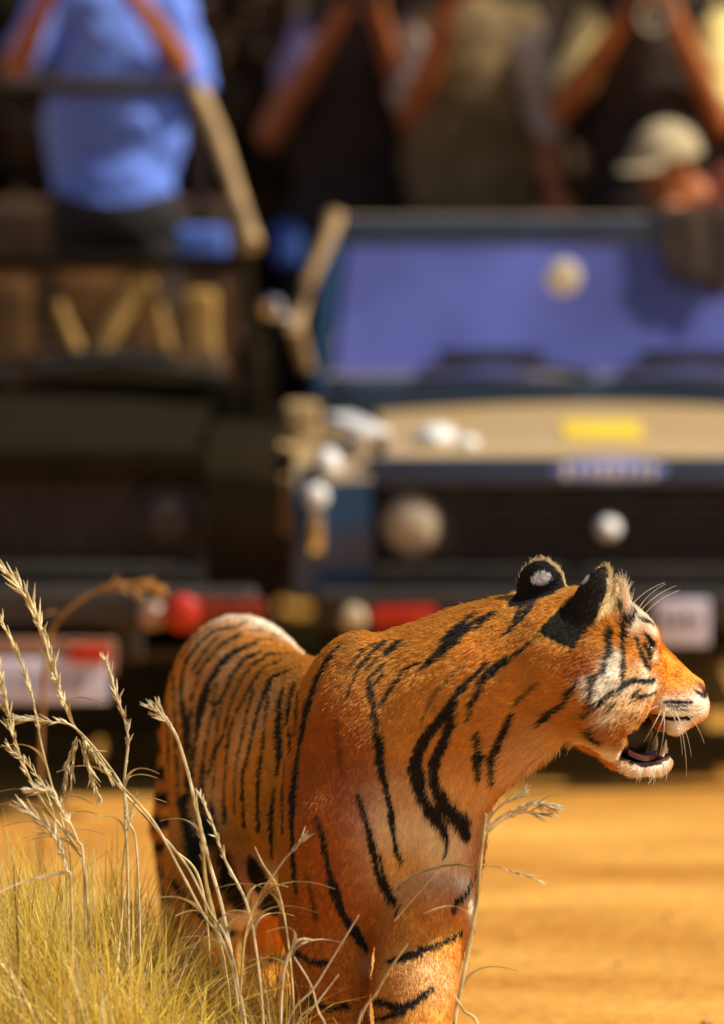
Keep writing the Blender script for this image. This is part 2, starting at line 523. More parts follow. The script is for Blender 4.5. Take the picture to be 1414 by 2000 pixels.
    for sx in (-1, 1):
        t.box((sx * hw * 0.93, 2.42, z(0.67)), (0.05, 2.40, 0.62), 0.015)  # sides dropped low to keep sun from under the jeep
    t.box((0, 3.62, z(0.72)), (hw * 1.9, 0.05, 0.50), 0.012)
    t.box((0, 2.42, z(0.47)), (hw * 1.8, 2.4, 0.05), 0.005)
    t.box((0, 1.24, z(0.74)), (hw * 1.80, 0.05, 0.46), 0.01)
    t.build('body_tub', paint, J)
    t = MB()
    for sx in (-1, 1):
        t.box((sx * 0.36, 1.75, z(0.40)), (0.09, 3.6, 0.10), 0.01)
    t.tube([(-0.66, 0.58, 0.34), (0.66, 0.58, 0.34)], 0.05)
    t.tube([(-0.66, 2.78, 0.34), (0.66, 2.78, 0.34)], 0.05)
    t.box((0, 1.85, z(0.355)), (hw * 1.5, 3.5, 0.03), 0.005)  # underbody pan added to keep sunlight off the ground beneath
    t.build('chassis', DARKMET, J)
    MB().box((0, 1.165, zcowl - 0.04), (hw * 1.80, 0.12, 0.16), 0.02).build('cowl', paint, J)
    # dashboard and wheel
    MB().box((0, 1.38, z(0.99)), (hw * 1.66, 0.20, 0.14), 0.04).build('dashboard', SEATD, J)
    st = MB()
    pts = [(0.30 + 0.18 * math.cos(a), 1.60 + 0.06 * math.sin(a), z(1.06) + 0.17 * math.sin(a)) for a in np.linspace(0, 2 * math.pi, 25)]
    st.tube(pts, 0.014, 8, False)
    st.tube([(0.12, 1.60, z(1.06)), (0.48, 1.60, z(1.06))], 0.012, 8)
    st.tube([(0.30, 1.60, z(1.06)), (0.30, 1.45, z(1.0))], 0.018, 8)
    st.build('steering_wheel', BLACK, J)
    # bumper
    bu = MB().box((0, -0.13, z(0.505)), (hw * 1.98, 0.10, 0.105), 0.02).build('bumper', DARKMET, J)
    for k in (-1, 1):
        MB().box((k * 0.36, -0.05, z(0.47)), (0.07, 0.16, 0.06), 0.008).build('bumper_bracket', DARKMET, J)
    # wheels
    for sx in (-1, 1):
        for y in (0.58, 2.78):
            prof = [(-0.095, 0.20), (-0.10, 0.27), (-0.085, 0.325), (-0.05, 0.345), (0.05, 0.345), (0.085, 0.325), (0.10, 0.27), (0.095, 0.20)]
            w = MB().lathe(prof, (sx * hw * 0.84, y, 0.338), (1, 0, 0), 40)
            for k in range(28):
                a = k * 2 * math.pi / 28
                w.box((sx * hw * 0.84 + (0.03 if k % 2 else -0.03), y + 0.345 * math.cos(a), 0.338 + 0.345 * math.sin(a)), (0.09, 0.03, 0.016), 0, Matrix.Rotation(a + math.pi / 2, 3, 'X'))
            wo = w.build('wheel', BLACK, J)
            MB().lathe([(-0.085, 0.205), (-0.07, 0.19), (-0.02, 0.16), (0.0, 0.06), (0.09, 0.05), (0.1, 0.0)] if sx > 0 else [(0.085, 0.205), (0.07, 0.19), (0.02, 0.16), (0, 0.06), (-0.09, 0.05), (-0.1, 0.0)], (sx * hw * 0.84, y, 0.338), (1, 0, 0)).build('rim', DUST_TAN, wo)
    # windscreen: frame and pane leaning back
    zb, zt, wb, wt, fb, lean = ws
    P = lambda s, v, inset=0.0: Vector((s * ((wb if v < 0.5 else wt) - inset), 1.13 + lean * v, zb + (zt - zb) * v))
    f = MB()
    for a, b in (((-1, 0), (1, 0)), ((-1, 1), (1, 1)), ((-1, 0), (-1, 1)), ((1, 0), (1, 1))):
        pa, pb = P(*a), P(*b)
        d = pb - pa
        rot = d.to_track_quat('X', 'Z').to_matrix()
        f.box((pa + pb) / 2, (d.length + 0.03, 0.035, fb), 0.010, rot)
    fr = f.build('windscreen_frame', paint, J)
    p = MB()
    q = 0.012
    n0 = Vector((0, -(zt - zb), lean)).normalized()
    vs = [p.bm.verts.new(P(*a, fb * 0.4) + n0 * k) for k in (-0.003, 0.003) for a in ((-1, 0), (1, 0), (1, 1), (-1, 1))]
    for fc in ((0, 1, 2, 3), (7, 6, 5, 4), (0, 4, 5, 1), (1, 5, 6, 2), (2, 6, 7, 3), (3, 7, 4, 0)):
        p.bm.faces.new([vs[i] for i in fc])
    p.build('windscreen_pane', pane_m, fr, False)
    for k, x in enumerate((-0.30, 0.28)):                         # wipers lying along the foot of the glass
        wv = MB().tube([(x + 0.30, 1.095, zb + 0.05), (x + 0.02, 1.09, zb + 0.095), (x - 0.20, 1.10, zb + 0.065)], [0.010, 0.016, 0.012], 8)
        wv.box((x, 1.112, zb + 0.105), (0.30, 0.014, 0.030), 0.004)
        wv.build('wiper', BLACK, J)
    # seats: two in front, raised benches behind
    for x in (-0.36, 0.36):
        s = MB().box((x, 1.95, z(0.70)), (0.50, 0.50, 0.16), 0.05).build('seat', SEATD, J)
        MB().box((x, 2.20, z(0.92)), (0.48, 0.12, 0.50), 0.05, Matrix.Rotation(-0.15, 3, 'X')).build('seat_back', SEATD, s)
    for y, zz in ((3.25, 0.90),):
        s = MB().box((0, y, z(zz)), (hw * 1.7, 0.42, 0.14), 0.04).build('bench', SEATD, J)
        MB().box((0, y + 0.24, z(zz + 0.26)), (hw * 1.7, 0.10, 0.44), 0.04).build('bench_back', SEATD, s)
    return J

def mottled_pane(name, col, rough, alpha, spec=0.7):
    return mat(name, col, rough, 0.32, 2.2, spec=spec, alpha=alpha)  # tinted glass with a mottled tone

NAVY = mat('navy_paint', (0.016, 0.052, 0.125), 0.30, 0.2, 4, spec=0.6, dust=(0.70, 0.47, 0.18, 0.76))  # dust tan on top faces also carries the hood's sun glare
DGREEN = mat('dark_green_paint', (0.015, 0.011, 0.006), 0.9, 0.3, 4, spec=0.02, dust=(0.016, 0.011, 0.006, 0.6))
jr = jeep('safari_jeep', 'navy blue open jeep with blue windscreen, dusty hood and yellow hood sticker', 0.669, 4.6, -0.035, 0.805, NAVY,
          mottled_pane('blue_glass', (0.105, 0.125, 0.44), 0.30, 0.95), (0.955, 1.405, 0.790, 0.745, 0.098, 0.16), ('h', 6), True)
jl = jeep('safari_jeep', 'dark green open jeep with tan reflection shapes in its windscreen, nearer the grass', -0.979, 4.0, 0.040, 0.715, DGREEN,
          mottled_pane('smoky_glass', (0.10, 0.055, 0.02), 0.10, 0.15, 0.15), (1.0, 1.36, 0.68, 0.655, 0.040, 0.12), ('v', 11), False)

def jeep_extras():
    at2 = lambda px, py, D: at(px, py, D + 0.4)
    W = lambda J, p: tuple(np.array(p) - np.array(J.location))
    # right jeep: mirror on a tan arm, spare reflectors, plate, lamps
    t = MB().tube([W(jr, at2(655, 418, 17.35)), W(jr, at2(640, 470, 17.3)), W(jr, at2(600, 560, 17.25)), W(jr, at2(578, 645, 17.2)), W(jr, at2(600, 720, 17.25))], [0.030, 0.022, 0.020, 0.026, 0.02], 10)
    a = t.build('mirror_arm', DUST_TAN, jr)
    MB().lathe([(0.02, 0.034), (-0.005, 0.034), (-0.015, 0.022)], W(jr, at2(532, 602, 17.15)), (0.1, 1, 0), 20).tube([W(jr, at2(532, 602, 17.17)), W(jr, at2(580, 630, 17.2))], 0.008, 8).build('mirror', CHROME, a)
    for px, w in ((800, 0.14), (745, 0.05)):
        c = W(jr, at2(px, 1207, 16.01))
        MB().box(c, (w, 0.03, 0.060), 0.008).build('red_reflector', REDREF, jr)
    c = W(jr, at2(690, 1207, 16.0))
    MB().lathe([(0.03, 0.034), (-0.03, 0.036), (-0.045, 0.026), (-0.05, 0)], c, (0, 1, 0), 20).build('bumper_lamp', mat('dull_lamp', (0.5, 0.4, 0.26), 0.4, 0.1, 9), jr)
    c = W(jr, at2(1332, 1216, 15.96))
    pl = MB().box(c, (0.145, 0.014, 0.125), 0.004).build('number_plate', PLATE, jr)
    for k, (dx, dzz, w, h) in enumerate(((-0.045, 0.008, 0.018, 0.026), (-0.015, 0.004, 0.014, 0.022), (0.012, 0.010, 0.016, 0.026), (0.04, 0.004, 0.012, 0.022))):
        MB().box((c[0] + dx, c[1] - 0.009, c[2] + dzz), (w, 0.005, h), 0.001).build('plate_mark', INK, pl)
    MB().lathe([(0, 0.05), (-0.012, 0.05), (-0.02, 0.03)], W(jr, at2(1100, 540, 17.30)), (0, 1, 0.1), 20).build('windscreen_sticker', mat('cream_paper', (0.72, 0.66, 0.52), 0.7, 0.05, 9), jr)
    for px, py, w in ((560, 985, 0.035),):
        MB().box(W(jr, at2(px, py, 16.25)), (w, 0.03, 0.16), 0.008).build('fender_guard', DUST_TAN, jr)
    MB().lathe([(0.02, 0.026), (-0.01, 0.026), (-0.02, 0.014)], W(jr, at2(532, 866, 16.3)), (0, 1, 0), 18).tube([W(jr, at2(532, 866, 16.32)), W(jr, at2(590, 880, 16.36))], 0.010, 8).build('side_marker', DUST_TAN, jr)
    MB().box(W(jr, at2(590, 830, 16.9)), (0.10, 0.10, 0.13), 0.02).build('step_bracket', DUST_TAN, jr)
    # left jeep: roll cage, plate, red bumper strip, khaki reflection shapes behind the glass
    t = MB()
    D1 = 17.5
    t.tube([W(jl, at2(-420, 168, D1)), W(jl, at2(-200, 160, D1)), W(jl, at2(388, 172, D1))], 0.028, 12)
    t.build('roll_bar', DARKMET, jl)
    t = MB().tube([W(jl, at2(386, 175, D1)), W(jl, at2(425, 260, 17.25)), W(jl, at2(470, 400, 16.95)), W(jl, at2(497, 480, 16.78))], [0.026, 0.024, 0.022, 0.024], 12)
    t.build('cage_strut', DUST_TAN, jl)
    t = MB().tube([W(jl, at2(386, 175, D1)), W(jl, at2(400, 600, 17.9))], 0.022, 12)
    t.build('cage_strut', DARKMET, jl)
    t = MB().tube([W(jl, at2(-418, 172, D1)), W(jl, at2(-500, 480, 16.8))], 0.022, 12)
    t.build('cage_strut', DUST_TAN, jl)
    MB().box(W(jl, at2(395, 478, 17.6)), (0.15, 0.08, 0.11), 0.02).build('seat_cushion', BLUEV, jl)
    MB().box(W(jl, at2(563, 478, 18.4)), (0.085, 0.08, 0.125), 0.02).build('jerrycan', BLUEV, jl)
    # khaki shapes that stand in for tree reflections in the glass, brown seat backs
    D2 = 16.98
    def reflect_strip(pts, w):
        b = MB()
        b.tube([W(jl, at2(x, y, D2 + 0.02)) for x, y in pts], [q / 710 for q in w], 10)
        b.build('reflection_strip', KHAKI, jl)
    reflect_strip([(112, 590), (135, 650), (165, 720), (190, 780)], [12, 14, 24, 44])
    reflect_strip([(275, 545), (245, 590), (215, 650), (195, 720), (185, 790)], [16, 22, 30, 44, 52])
    reflect_strip([(290, 545), (305, 600), (322, 670), (332, 695)], [14, 16, 18, 8])
    reflect_strip([(-60, 525), (120, 520), (330, 520)], [9, 11, 13])
    for cx, cy, cw, ch in ((205, 640, .30, .33), (20, 640, .14, .30), (440, 650, .05, .30)):
        MB().box(W(jl, at2(cx, cy, D2 + 0.16)), (cw, 0.05, ch), 0.04).build('brown_seat_cover', BROWNC, jl)
    MB().box(W(jl, at2(392, 670, D2 + 0.03)), (0.10, 0.05, 0.31), 0.03).build('reflection_panel', KHAKI, jl)
    MB().ball(W(jl, at2(48, 715, D2)), (0.045, 0.04, 0.045)).build('gear_knob', KHAKI, jl)
    MB().tube([W(jl, at2(-30, 770, D2)), W(jl, at2(40, 752, D2)), W(jl, at2(110, 775, D2))], 0.022, 10).build('canvas_roll', KHAKI, jl)
    bx = W(jl, at2(435, 1192, 15.42))
    MB().box(bx, (0.22, 0.03, 0.060), 0.01).build('red_strip', mat('red_brown_paint', (0.20, 0.022, 0.005), 0.5, 0.2, 14), jl)
    MB().lathe([(0.02, 0.046), (-0.03, 0.048), (-0.045, 0.03), (-0.05, 0)], W(jl, at2(357, 1196, 15.40)), (0, 1, 0), 22).build('red_reflector', REDREF, jl)
    MB().lathe([(0.02, 0.034), (-0.03, 0.036), (-0.045, 0.02)], W(jl, at2(298, 1200, 15.42)), (0, 1, 0), 20).build('bumper_lamp', mat('dull_pink_lamp', (0.34, 0.2, 0.13), 0.4, 0.1, 9), jl)
    c = W(jl, at2(60, 1330, 15.36))
    pl = MB().box(c, (0.40, 0.014, 0.115), 0.004).build('number_plate', PLATE, jl)
    for k in range(7):
        MB().box((c[0] - 0.15 + k * 0.045, c[1] - 0.009, c[2] - 0.002), (0.018 if k % 3 else 0.026, 0.005, 0.05), 0.001).build('plate_mark', mat('plate_ink_faded', (0.30, 0.30, 0.42), 0.6, 0.1, 9) if k == 0 else bpy.data.materials['plate_ink_faded'], pl)
    MB().box((c[0] + 0.0, c[1] + 0.03, c[2] + 0.055), (0.44, 0.03, 0.10), 0.01).build('plate_carrier', mat('carrier_brown', (0.26, 0.12, 0.07), 0.7, 0.2, 9), jl)
    MB().box((c[0] + 0.15, c[1] - 0.008, c[2] + 0.072), (0.10, 0.03, 0.045), 0.006).build('red_reflector', REDREF, jl)
    MB().box((c[0], c[1] + 0.09, c[2] + 0.09), (0.30, 0.11, 0.03), 0.005).build('plate_bracket', DARKMET, jl)
jeep_extras()

# ================================================================== people
SKIN = mat('brown_skin', (0.40, 0.13, 0.040), 0.55, 0.15, 12)
HAIRM = mat('black_hair', (0.012, 0.009, 0.008), 0.6, 0.3, 40)

def hand(w, elbow, grip):
    """palm, four unequal bent fingers and a thumb, fingers curling along grip"""
    w = np.array(w); f = w - np.array(elbow); f /= np.linalg.norm(f)
    g = np.array(grip, float); g -= f * (g @ f); g /= np.linalg.norm(g)
    s = np.cross(f, g)
    pr = [('c', w, w + f * 0.05, 0.028, 0.034, 0.02), ('c', w + f * 0.05 - s * 0.02, w + f * 0.08 + s * 0.02, 0.022, 0.022, 0.02)]
    for k, L in enumerate((0.062, 0.074, 0.070, 0.054)):
        b = w + f * 0.088 + s * (k - 1.5) * 0.021
        m1 = b + f * L * 0.42 + g * L * 0.12
        m2 = m1 + f * L * 0.12 + g * L * 0.34
        m3 = m2 - f * L * 0.16 + g * L * 0.20
        pr += [('c', b, m1, 0.0100, 0.0092, 0.006), ('c', m1, m2, 0.0092, 0.0085, 0.003), ('c', m2, m3, 0.0085, 0.0075, 0.003)]
    tb = w + f * 0.03 - s * 0.028
    t1 = tb - s * 0.028 + f * 0.030 + g * 0.010
    t2 = t1 + f * 0.020 + g * 0.022
    pr += [('c', tb, t1, 0.014, 0.011, 0.008), ('c', t1, t2, 0.011, 0.009, 0.003)]
    return pr

def person(label, D, head, neck, shL, shR, elL, elR, haL, haR, hips, floor=0.56, dep=None, shirt=None, trousers=None, sleeve=None, sl_m=None, cap=None, torso_r=0.135, hair=True, face=(0, -1, -0.1)):
    """joints are (photo x, photo y) at distance D; dep gives depth offsets for elbows and hands"""
    dep = dep or {}
    J = lambda p, k: at(p[0], p[1], D + dep.get(k, 0.0))
    nk, sl, sr, el, er, hl, hr, hp = J(neck, 'neck'), J(shL, 'sh'), J(shR, 'sh'), J(elL, 'elL'), J(elR, 'elR'), J(haL, 'haL'), J(haR, 'haR'), J(hips, 'hips')
    hd = J(head, 'head')
    fw = np.array(face, float); fw /= np.linalg.norm(fw)
    up = np.array((0, 0, 1.0)); sd = np.cross(fw, up); sd /= np.linalg.norm(sd); up = np.cross(sd, fw)
    R = np.stack([sd, fw, up], 1)
    I = np.eye(3)
    mid = (sl + sr) / 2; wide = np.linalg.norm(sr - sl) / 2
    ch = mid * 0.72 + hp * 0.28
    wa = mid * 0.35 + hp * 0.65
    tor = [('e', ch, I, np.array((wide * 0.92, 0.125, 0.24)), 0.08), ('e', wa, I, np.array((torso_r, 0.11, 0.20)), 0.10), ('e', hp, I, np.array((0.165, 0.125, 0.13)), 0.08)]
    shl = [('c', sl, sr, 0.062, 0.062, 0.06)]
    arms = [('c', sl, el, 0.056, 0.042, 0.03), ('c', el, hl, 0.043, 0.027, 0.015), ('c', sr, er, 0.056, 0.042, 0.03), ('c', er, hr, 0.043, 0.027, 0.015)]
    legs = []
    tr = []
    for s in (-1, 1):
        h = hp + np.array((s * 0.09, 0, -0.03)); an = np.array((hp[0] + s * 0.13, hp[1] + 0.05, floor + 0.08)); kn = (h + an) / 2 + np.array((s * 0.01, -0.04, 0.0))
        tr += [('c', h, kn, 0.085, 0.062, 0.05), ('c', kn, an, 0.060, 0.042, 0.02)]
        legs += [('c', h, kn, 0.080, 0.056, 0.05), ('c', kn, an, 0.055, 0.036, 0.02), ('c', an + np.array((0, 0.02, -0.04)), an + np.array((0, -0.14, -0.05)), 0.038, 0.03, 0.03)]
    skull = [('e', hd + up * 0.02 - fw * 0.012, R, np.array((0.075, 0.095, 0.105)), 0.03), ('e', hd - up * 0.055 + fw * 0.022, R, np.array((0.055, 0.065, 0.065)), 0.04),
             ('c', hd + fw * 0.085 + up * 0.012, hd + fw * 0.108 - up * 0.022, 0.010, 0.016, 0.015), ('c', hd + fw * 0.075 - up * 0.062 - sd * 0.018, hd + fw * 0.075 - up * 0.062 + sd * 0.018, 0.011, 0.011, 0.01),
             ('e', hd + sd * 0.077 - up * 0.005, R, np.array((0.012, 0.022, 0.032)), 0.01), ('e', hd - sd * 0.077 - up * 0.005, R, np.array((0.012, 0.022, 0.032)), 0.01)]
    neckp = [('c', mid, hd - up * 0.05, 0.060, 0.052, 0.04)]
    palm = [('c', hl, hl + (hl - el) / np.linalg.norm(hl - el) * 0.03, 0.027, 0.03, 0.01), ('c', hr, hr + (hr - er) / np.linalg.norm(hr - er) * 0.03, 0.027, 0.03, 0.01)]
    allp = tor + shl + neckp + skull + arms + palm + legs
    pts = np.array([hd, nk, sl, sr, el, er, hl, hr, hp, (hp[0], hp[1], floor)])
    lo, hi = pts.min(0) - 0.26, pts.max(0) + 0.26
    lo[2] = floor - 0.02
    V, Q = solid(allp, lo, hi, 0.013)
    for h_, e_, g_ in ((hl, el, dep.get('gL', (0.5, -0.6, 0.3))), (hr, er, dep.get('gR', (-0.5, -0.6, 0.3)))):
        hp_ = hand(h_, e_, g_)
        v2, q2 = solid(hp_, h_ - 0.2, h_ + 0.2, 0.0055)
        Q = np.concatenate([Q, q2 + len(V)]); V = np.concatenate([V, v2])
    o = link('person', mesh_np('person', V, Q), SKIN)
    tag(o, label, 'person', 'people in the jeeps')
    def cloth(name, prims, m, grow, l2, h2, cut=None, h=0.013):
        P2 = [(('c', p[1], p[2], p[3] + grow, p[4] + grow, p[5]) if p[0] == 'c' else ('e', p[1], p[2], p[3] + grow, p[4])) for p in prims]
        if cut is not None: P2.append(('f', cut, -0.01))
        v, q = solid(P2, l2, h2, h)
        if len(q):
            v = v + (wob(v, 26, 1.3) * 0.006 + wob(v, 11, 2.7) * 0.008)[:, None] * normals_of(v, q)
            link(name, mesh_np(name, v, q), m, o)
    cloth('shirt', tor + shl, shirt, 0.016, lo, hi, None)
    if sleeve:
        a = []
        for s_, e_, h_, f1 in ((sl, el, hl, sleeve[0]), (sr, er, hr, sleeve[1])):
            if f1 <= 1: a.append(('c', s_, s_ + (e_ - s_) * f1, 0.066, 0.056, 0.02))
            else: a += [('c', s_, e_, 0.064, 0.052, 0.02), ('c', e_, e_ + (h_ - e_) * (f1 - 1), 0.050, 0.038, 0.02)]
        cloth('sleeves', a, sl_m or shirt, 0.012, lo, hi, None)
    cloth('trousers', [('e', hp - np.array((0, 0, 0.03)), I, np.array((0.168, 0.128, 0.12)), 0.05)] + tr, trousers, 0.018, lo, np.array((hi[0], hi[1], hp[2] + 0.1)))
    if hair:
        v, q = solid([('e', hd + up * 0.035 - fw * 0.022, R, np.array((0.086, 0.100, 0.105)), 0.03), ('f', lambda p: ((p - hd) @ up) - ((p - hd) @ fw) * 0.75, -0.01)], hd - 0.2, hd + 0.2, 0.01)
        if len(q): link('hair', mesh_np('hair', v, q), HAIRM, o)
    for s in (-1, 1):                                              # eyes
        e = hd + fw * 0.083 + sd * s * 0.031 + up * 0.015
        MB().ball(e, 0.011, 10).build('eye', WHITEP, o)
    if cap:
        b = MB()
        g = bmesh.ops.create_uvsphere(b.bm, u_segments=24, v_segments=12, radius=1.0)
        bmesh.ops.delete(b.bm, geom=[v for v in g['verts'] if v.co.z < -0.05], context='VERTS')
        M = Matrix.Translation(Vector(hd + up * 0.035)) @ Matrix(np.stack([sd, fw, up], 1).tolist()).to_4x4() @ Matrix.Diagonal((0.098, 0.112, 0.105, 1))
        bmesh.ops.transform(b.bm, matrix=M, verts=b.bm.verts)
        b.sheet(lambda u, v: Vector(hd + up * (0.038 - 0.02 * v) + fw * (0.085 + 0.085 * v * (1 - (2 * u - 1) ** 2 * 0.5)) + sd * (2 * u - 1) * 0.085), 10, 4, 0.006)
        b.build('cap', cap, o)
    return o, hd, hl, hr

def camera_thing(label, c, aim=(0, -1, -0.1), L=0.14, lens_m=None, group='cameras held by the photographers'):
    a = Vector(aim).normalized()
    q = a.to_track_quat('-Y', 'Z')
    o = empty('camera_body_and_lens', c)
    o.rotation_euler = q.to_euler()
    o.name = 'photo_camera'
    tag(o, label, 'camera', group)
    b = MB().box((0, 0, 0), (0.135, 0.06, 0.095), 0.012).box((0, -0.004, 0.058), (0.055, 0.055, 0.036), 0.012, None, (0.7, 0.8)).box((-0.052, -0.018, -0.002), (0.034, 0.055, 0.088), 0.012)
    b.build('body', BLACK, o)
    l = MB().lathe([(0, 0.034), (-0.03, 0.034), (-0.035, 0.038), (-L * 0.7, 0.038), (-L * 0.72, 0.044), (-L, 0.047), (-L, 0.040), (-L + 0.02, 0.034)], (0, -0.028, 0), (0, 1, 0), 28).build('lens', lens_m or BLACK, o)
    MB().lathe([(0, 0.036), (-0.008, 0.02), (-0.010, 0)], (0, -0.028 - L + 0.022, 0), (0, 1, 0), 24).build('front_glass', mat('lens_glass', (0.02, 0.02, 0.05), 0.05, 0.1, 5, spec=0.9), l)
    return o

BLUE = mat('blue_cotton', (0.15, 0.27, 0.95), 0.85, 0.2, 7, bump=0.3)
DBROWN = mat('dark_brown_cloth', (0.030, 0.017, 0.011), 0.9, 0.3, 9, bump=0.3)
BKHAKI = mat('olive_khaki_cloth', (0.155, 0.105, 0.045), 0.9, 0.3, 8, bump=0.3)
PALEG = mat('pale_grey_cloth', (0.42, 0.36, 0.30), 0.9, 0.15, 8, bump=0.3)
LAV = mat('lavender_cloth', (0.30, 0.25, 0.42), 0.9, 0.15, 8, bump=0.3)
YEL = mat('pale_yellow_cloth', (0.85, 0.74, 0.30), 0.9, 0.12, 8, bump=0.3)
MAROON = mat('maroon_cloth', (0.15, 0.025, 0.012), 0.9, 0.2, 8, bump=0.3)
DTROU = mat('dark_trousers', (0.02, 0.018, 0.018), 0.9, 0.2, 8, bump=0.3)

def people():
    o, hd, hl, hr = person('person in a loose bright blue shirt raising a camera behind the roll bar', 18.35, (195, -120), (205, -30), (115, -5), (325, -5), (25, 150), (378, 160), (105, -35), (240, -40), (225, 395),
           dep={'elL': -0.06, 'elR': -0.06, 'haL': -0.30, 'haR': -0.30, 'gL': (0.6, -0.5, 0.2), 'gR': (-0.6, -0.5, 0.2)}, shirt=BLUE, trousers=DTROU, sleeve=(0.7, 0.98), torso_r=0.20, floor=0.60)
    camera_thing('black camera raised by the blue shirted person', Vector(at(175, -75, 18.00)))
    person('person in a dark brown top with a lavender sleeve and bent bare arm', 19.00, (705, -75), (705, 10), (620, 60), (790, 60), (528, 262), (800, 235), (672, 15), (735, 20), (685, 420),
           dep={'elL': -0.05, 'elR': -0.02, 'haL': -0.32, 'haR': -0.32}, shirt=DBROWN, trousers=DTROU, sleeve=(0.45, 0.5), sl_m=LAV, torso_r=0.165)
    camera_thing('black camera raised by the person in the dark brown top', Vector(at(703, -30, 18.62)))
    person('person in an olive khaki shirt with pale sleeves standing between two photographers', 18.85, (905, -95), (905, 0), (820, 55), (1010, 55), (800, 225), (1065, 220), (885, -10), (1080, 375), (915, 430),
           dep={'elL': -0.05, 'elR': -0.05, 'haL': -0.30, 'haR': -0.20, 'gR': (0.0, -1, -0.3)}, shirt=BKHAKI, trousers=DTROU, sleeve=(0.75, 1.25), sl_m=PALEG, torso_r=0.20)
    camera_thing('black camera raised by the person in the khaki shirt', Vector(at(900, -45, 18.45)))
    person('person in a dark vest with yellow sleeves and both elbows raised wide', 18.70, (1270, -95), (1265, 0), (1180, 40), (1388, 25), (1098, 212), (1405, 238), (1235, 5), (1305, 5), (1235, 440),
           dep={'elL': -0.05, 'elR': -0.05, 'haL': -0.30, 'haR': -0.30}, shirt=DBROWN, trousers=DTROU, sleeve=(0.66, 0.78), sl_m=YEL, torso_r=0.14)
    camera_thing('camera with a pale lens raised above the yellow sleeves', Vector(at(1272, 22, 18.38)), (0.0, -1, -0.05), 0.16, mat('pale_lens', (0.72, 0.62, 0.46), 0.5, 0.05, 9))
    person('person in a cream cap and maroon shirt leaning over the blue windscreen', 18.30, (1305, 325), (1345, 420), (1330, 425), (1520, 425), (1300, 425), (1560, 560), (1408, 425), (1470, 470), (1440, 640),
           dep={'elL': -0.12, 'elR': -0.1, 'haL': -0.2, 'haR': -0.2, 'head': -0.08, 'gL': (0, -0.5, -0.8)}, shirt=MAROON, trousers=DTROU, sleeve=(0.4, 0.8), cap=mat('cream_cap', (0.46, 0.37, 0.22), 0.85, 0.1, 9), torso_r=0.15, face=(-0.75, -0.65, -0.15))
    # jacket slung over the windscreen
    j = MB()
    def jk(u, v):
        p0 = at(1290 + 240 * u, 428, 17.885)
        a = v * 2 - 1
        hang = abs(a) ** 1.3 * (0.10 + 0.13 * math.sin(math.pi * min(1, u * 1.1 + 0.1)) + 0.02 * math.sin(u * 17))
        y = (-0.028 * min(1, -a * 6) - 0.38 * hang) if a < 0 else (0.03 * min(1, a * 6) + 0.08 * hang)
        return Vector(p0) + Vector((0.01 * math.sin(v * 9), y + 0.006 * math.sin(u * 21), 0.035 - hang))
    j.sheet(jk, 30, 24, 0.0)
    o = j.build('jacket', DBROWN)
    md = o.modifiers.new('thick', 'SOLIDIFY'); md.thickness = 0.012; md.offset = 0
    tag(o, 'dark brown jacket slung over the top of the blue windscreen', 'jacket')
people()

# ================================================================== the tiger
V3 = lambda *a: np.array(a, float)
YAW = math.radians(20)
HF = V3(math.cos(YAW), math.sin(YAW), 0)                 # where the head points (a little away from the camera)
HL = V3(-math.sin(YAW), math.cos(YAW), 0)                # across the head, towards its far side
def hp(px, py, lat=0.0):
    D = 11.88 + (px - 1160) / 1000.0 * math.tan(YAW)
    return at(px, py, D) + HL * lat
BO = V3(-0.254, 0.85, 0.0)                                # below the hips
BF = V3(0.34, -0.85, 0); BF /= np.linalg.norm(BF)        # body forward
BR = V3(BF[1], -BF[0], 0)                                # the animal's right flank
BAX = np.stack([BF, BR, V3(0, 0, 1)], 1)
bp = lambda s, l, z: BO + BF * s + BR * l + V3(0, 0, z)
I3 = np.eye(3)
def axes(z, hint):
    z = np.array(z, float); z /= np.linalg.norm(z)
    y = np.array(hint, float); y -= z * (y @ z); y /= np.linalg.norm(y)
    return np.stack([np.cross(y, z), y, z], 1)

# ears: a shallow cup; y of its frame is the direction its black back looks to
EARS = []
def ear(c, up, back, r):
    R = axes(up, back)
    EARS.append((np.array(c), R, np.array(r)))
    cup = np.array(c) - R[:, 1] * r[1] * 0.95
    def f(p):
        d = d_ell(p, np.array(c), R, np.array(r))
        i = d_ell(p, cup, R, np.array((r[0] * 0.86, r[1] * 1.15, r[2] * 0.93)))
        return np.maximum(d, -i)
    return ('f', f, 0.012)
near_c = hp(1108, 1184, -0.085)
far_c = hp(1085, 1164, 0.075)
MOUTH = [('c', hp(1246, 1437), hp(1300, 1434), 0.036, 0.034, 0.01)]
def mouth_cut(p):
    """wedge between the lips, open across the muzzle and closed at the cheeks"""
    q = p - hp(1262, 1436)
    f = q @ HF; u = q[:, 2]; l = q @ HL
    up = u - 0.037 - 0.25 * np.minimum(f + 0.02, 0)        # below the upper lip
    lo = -(u + 0.050 - 0.30 * np.maximum(f - 0.012, 0) + 0.35 * np.minimum(f + 0.03, 0))   # above the lower lip
    bk = -(f + 0.080)                                     # in front of the mouth corner
    d = np.maximum(np.maximum(up, lo), bk)
    return np.maximum(d, l - 0.046 - 4.0 * np.maximum(f - 0.012, 0))

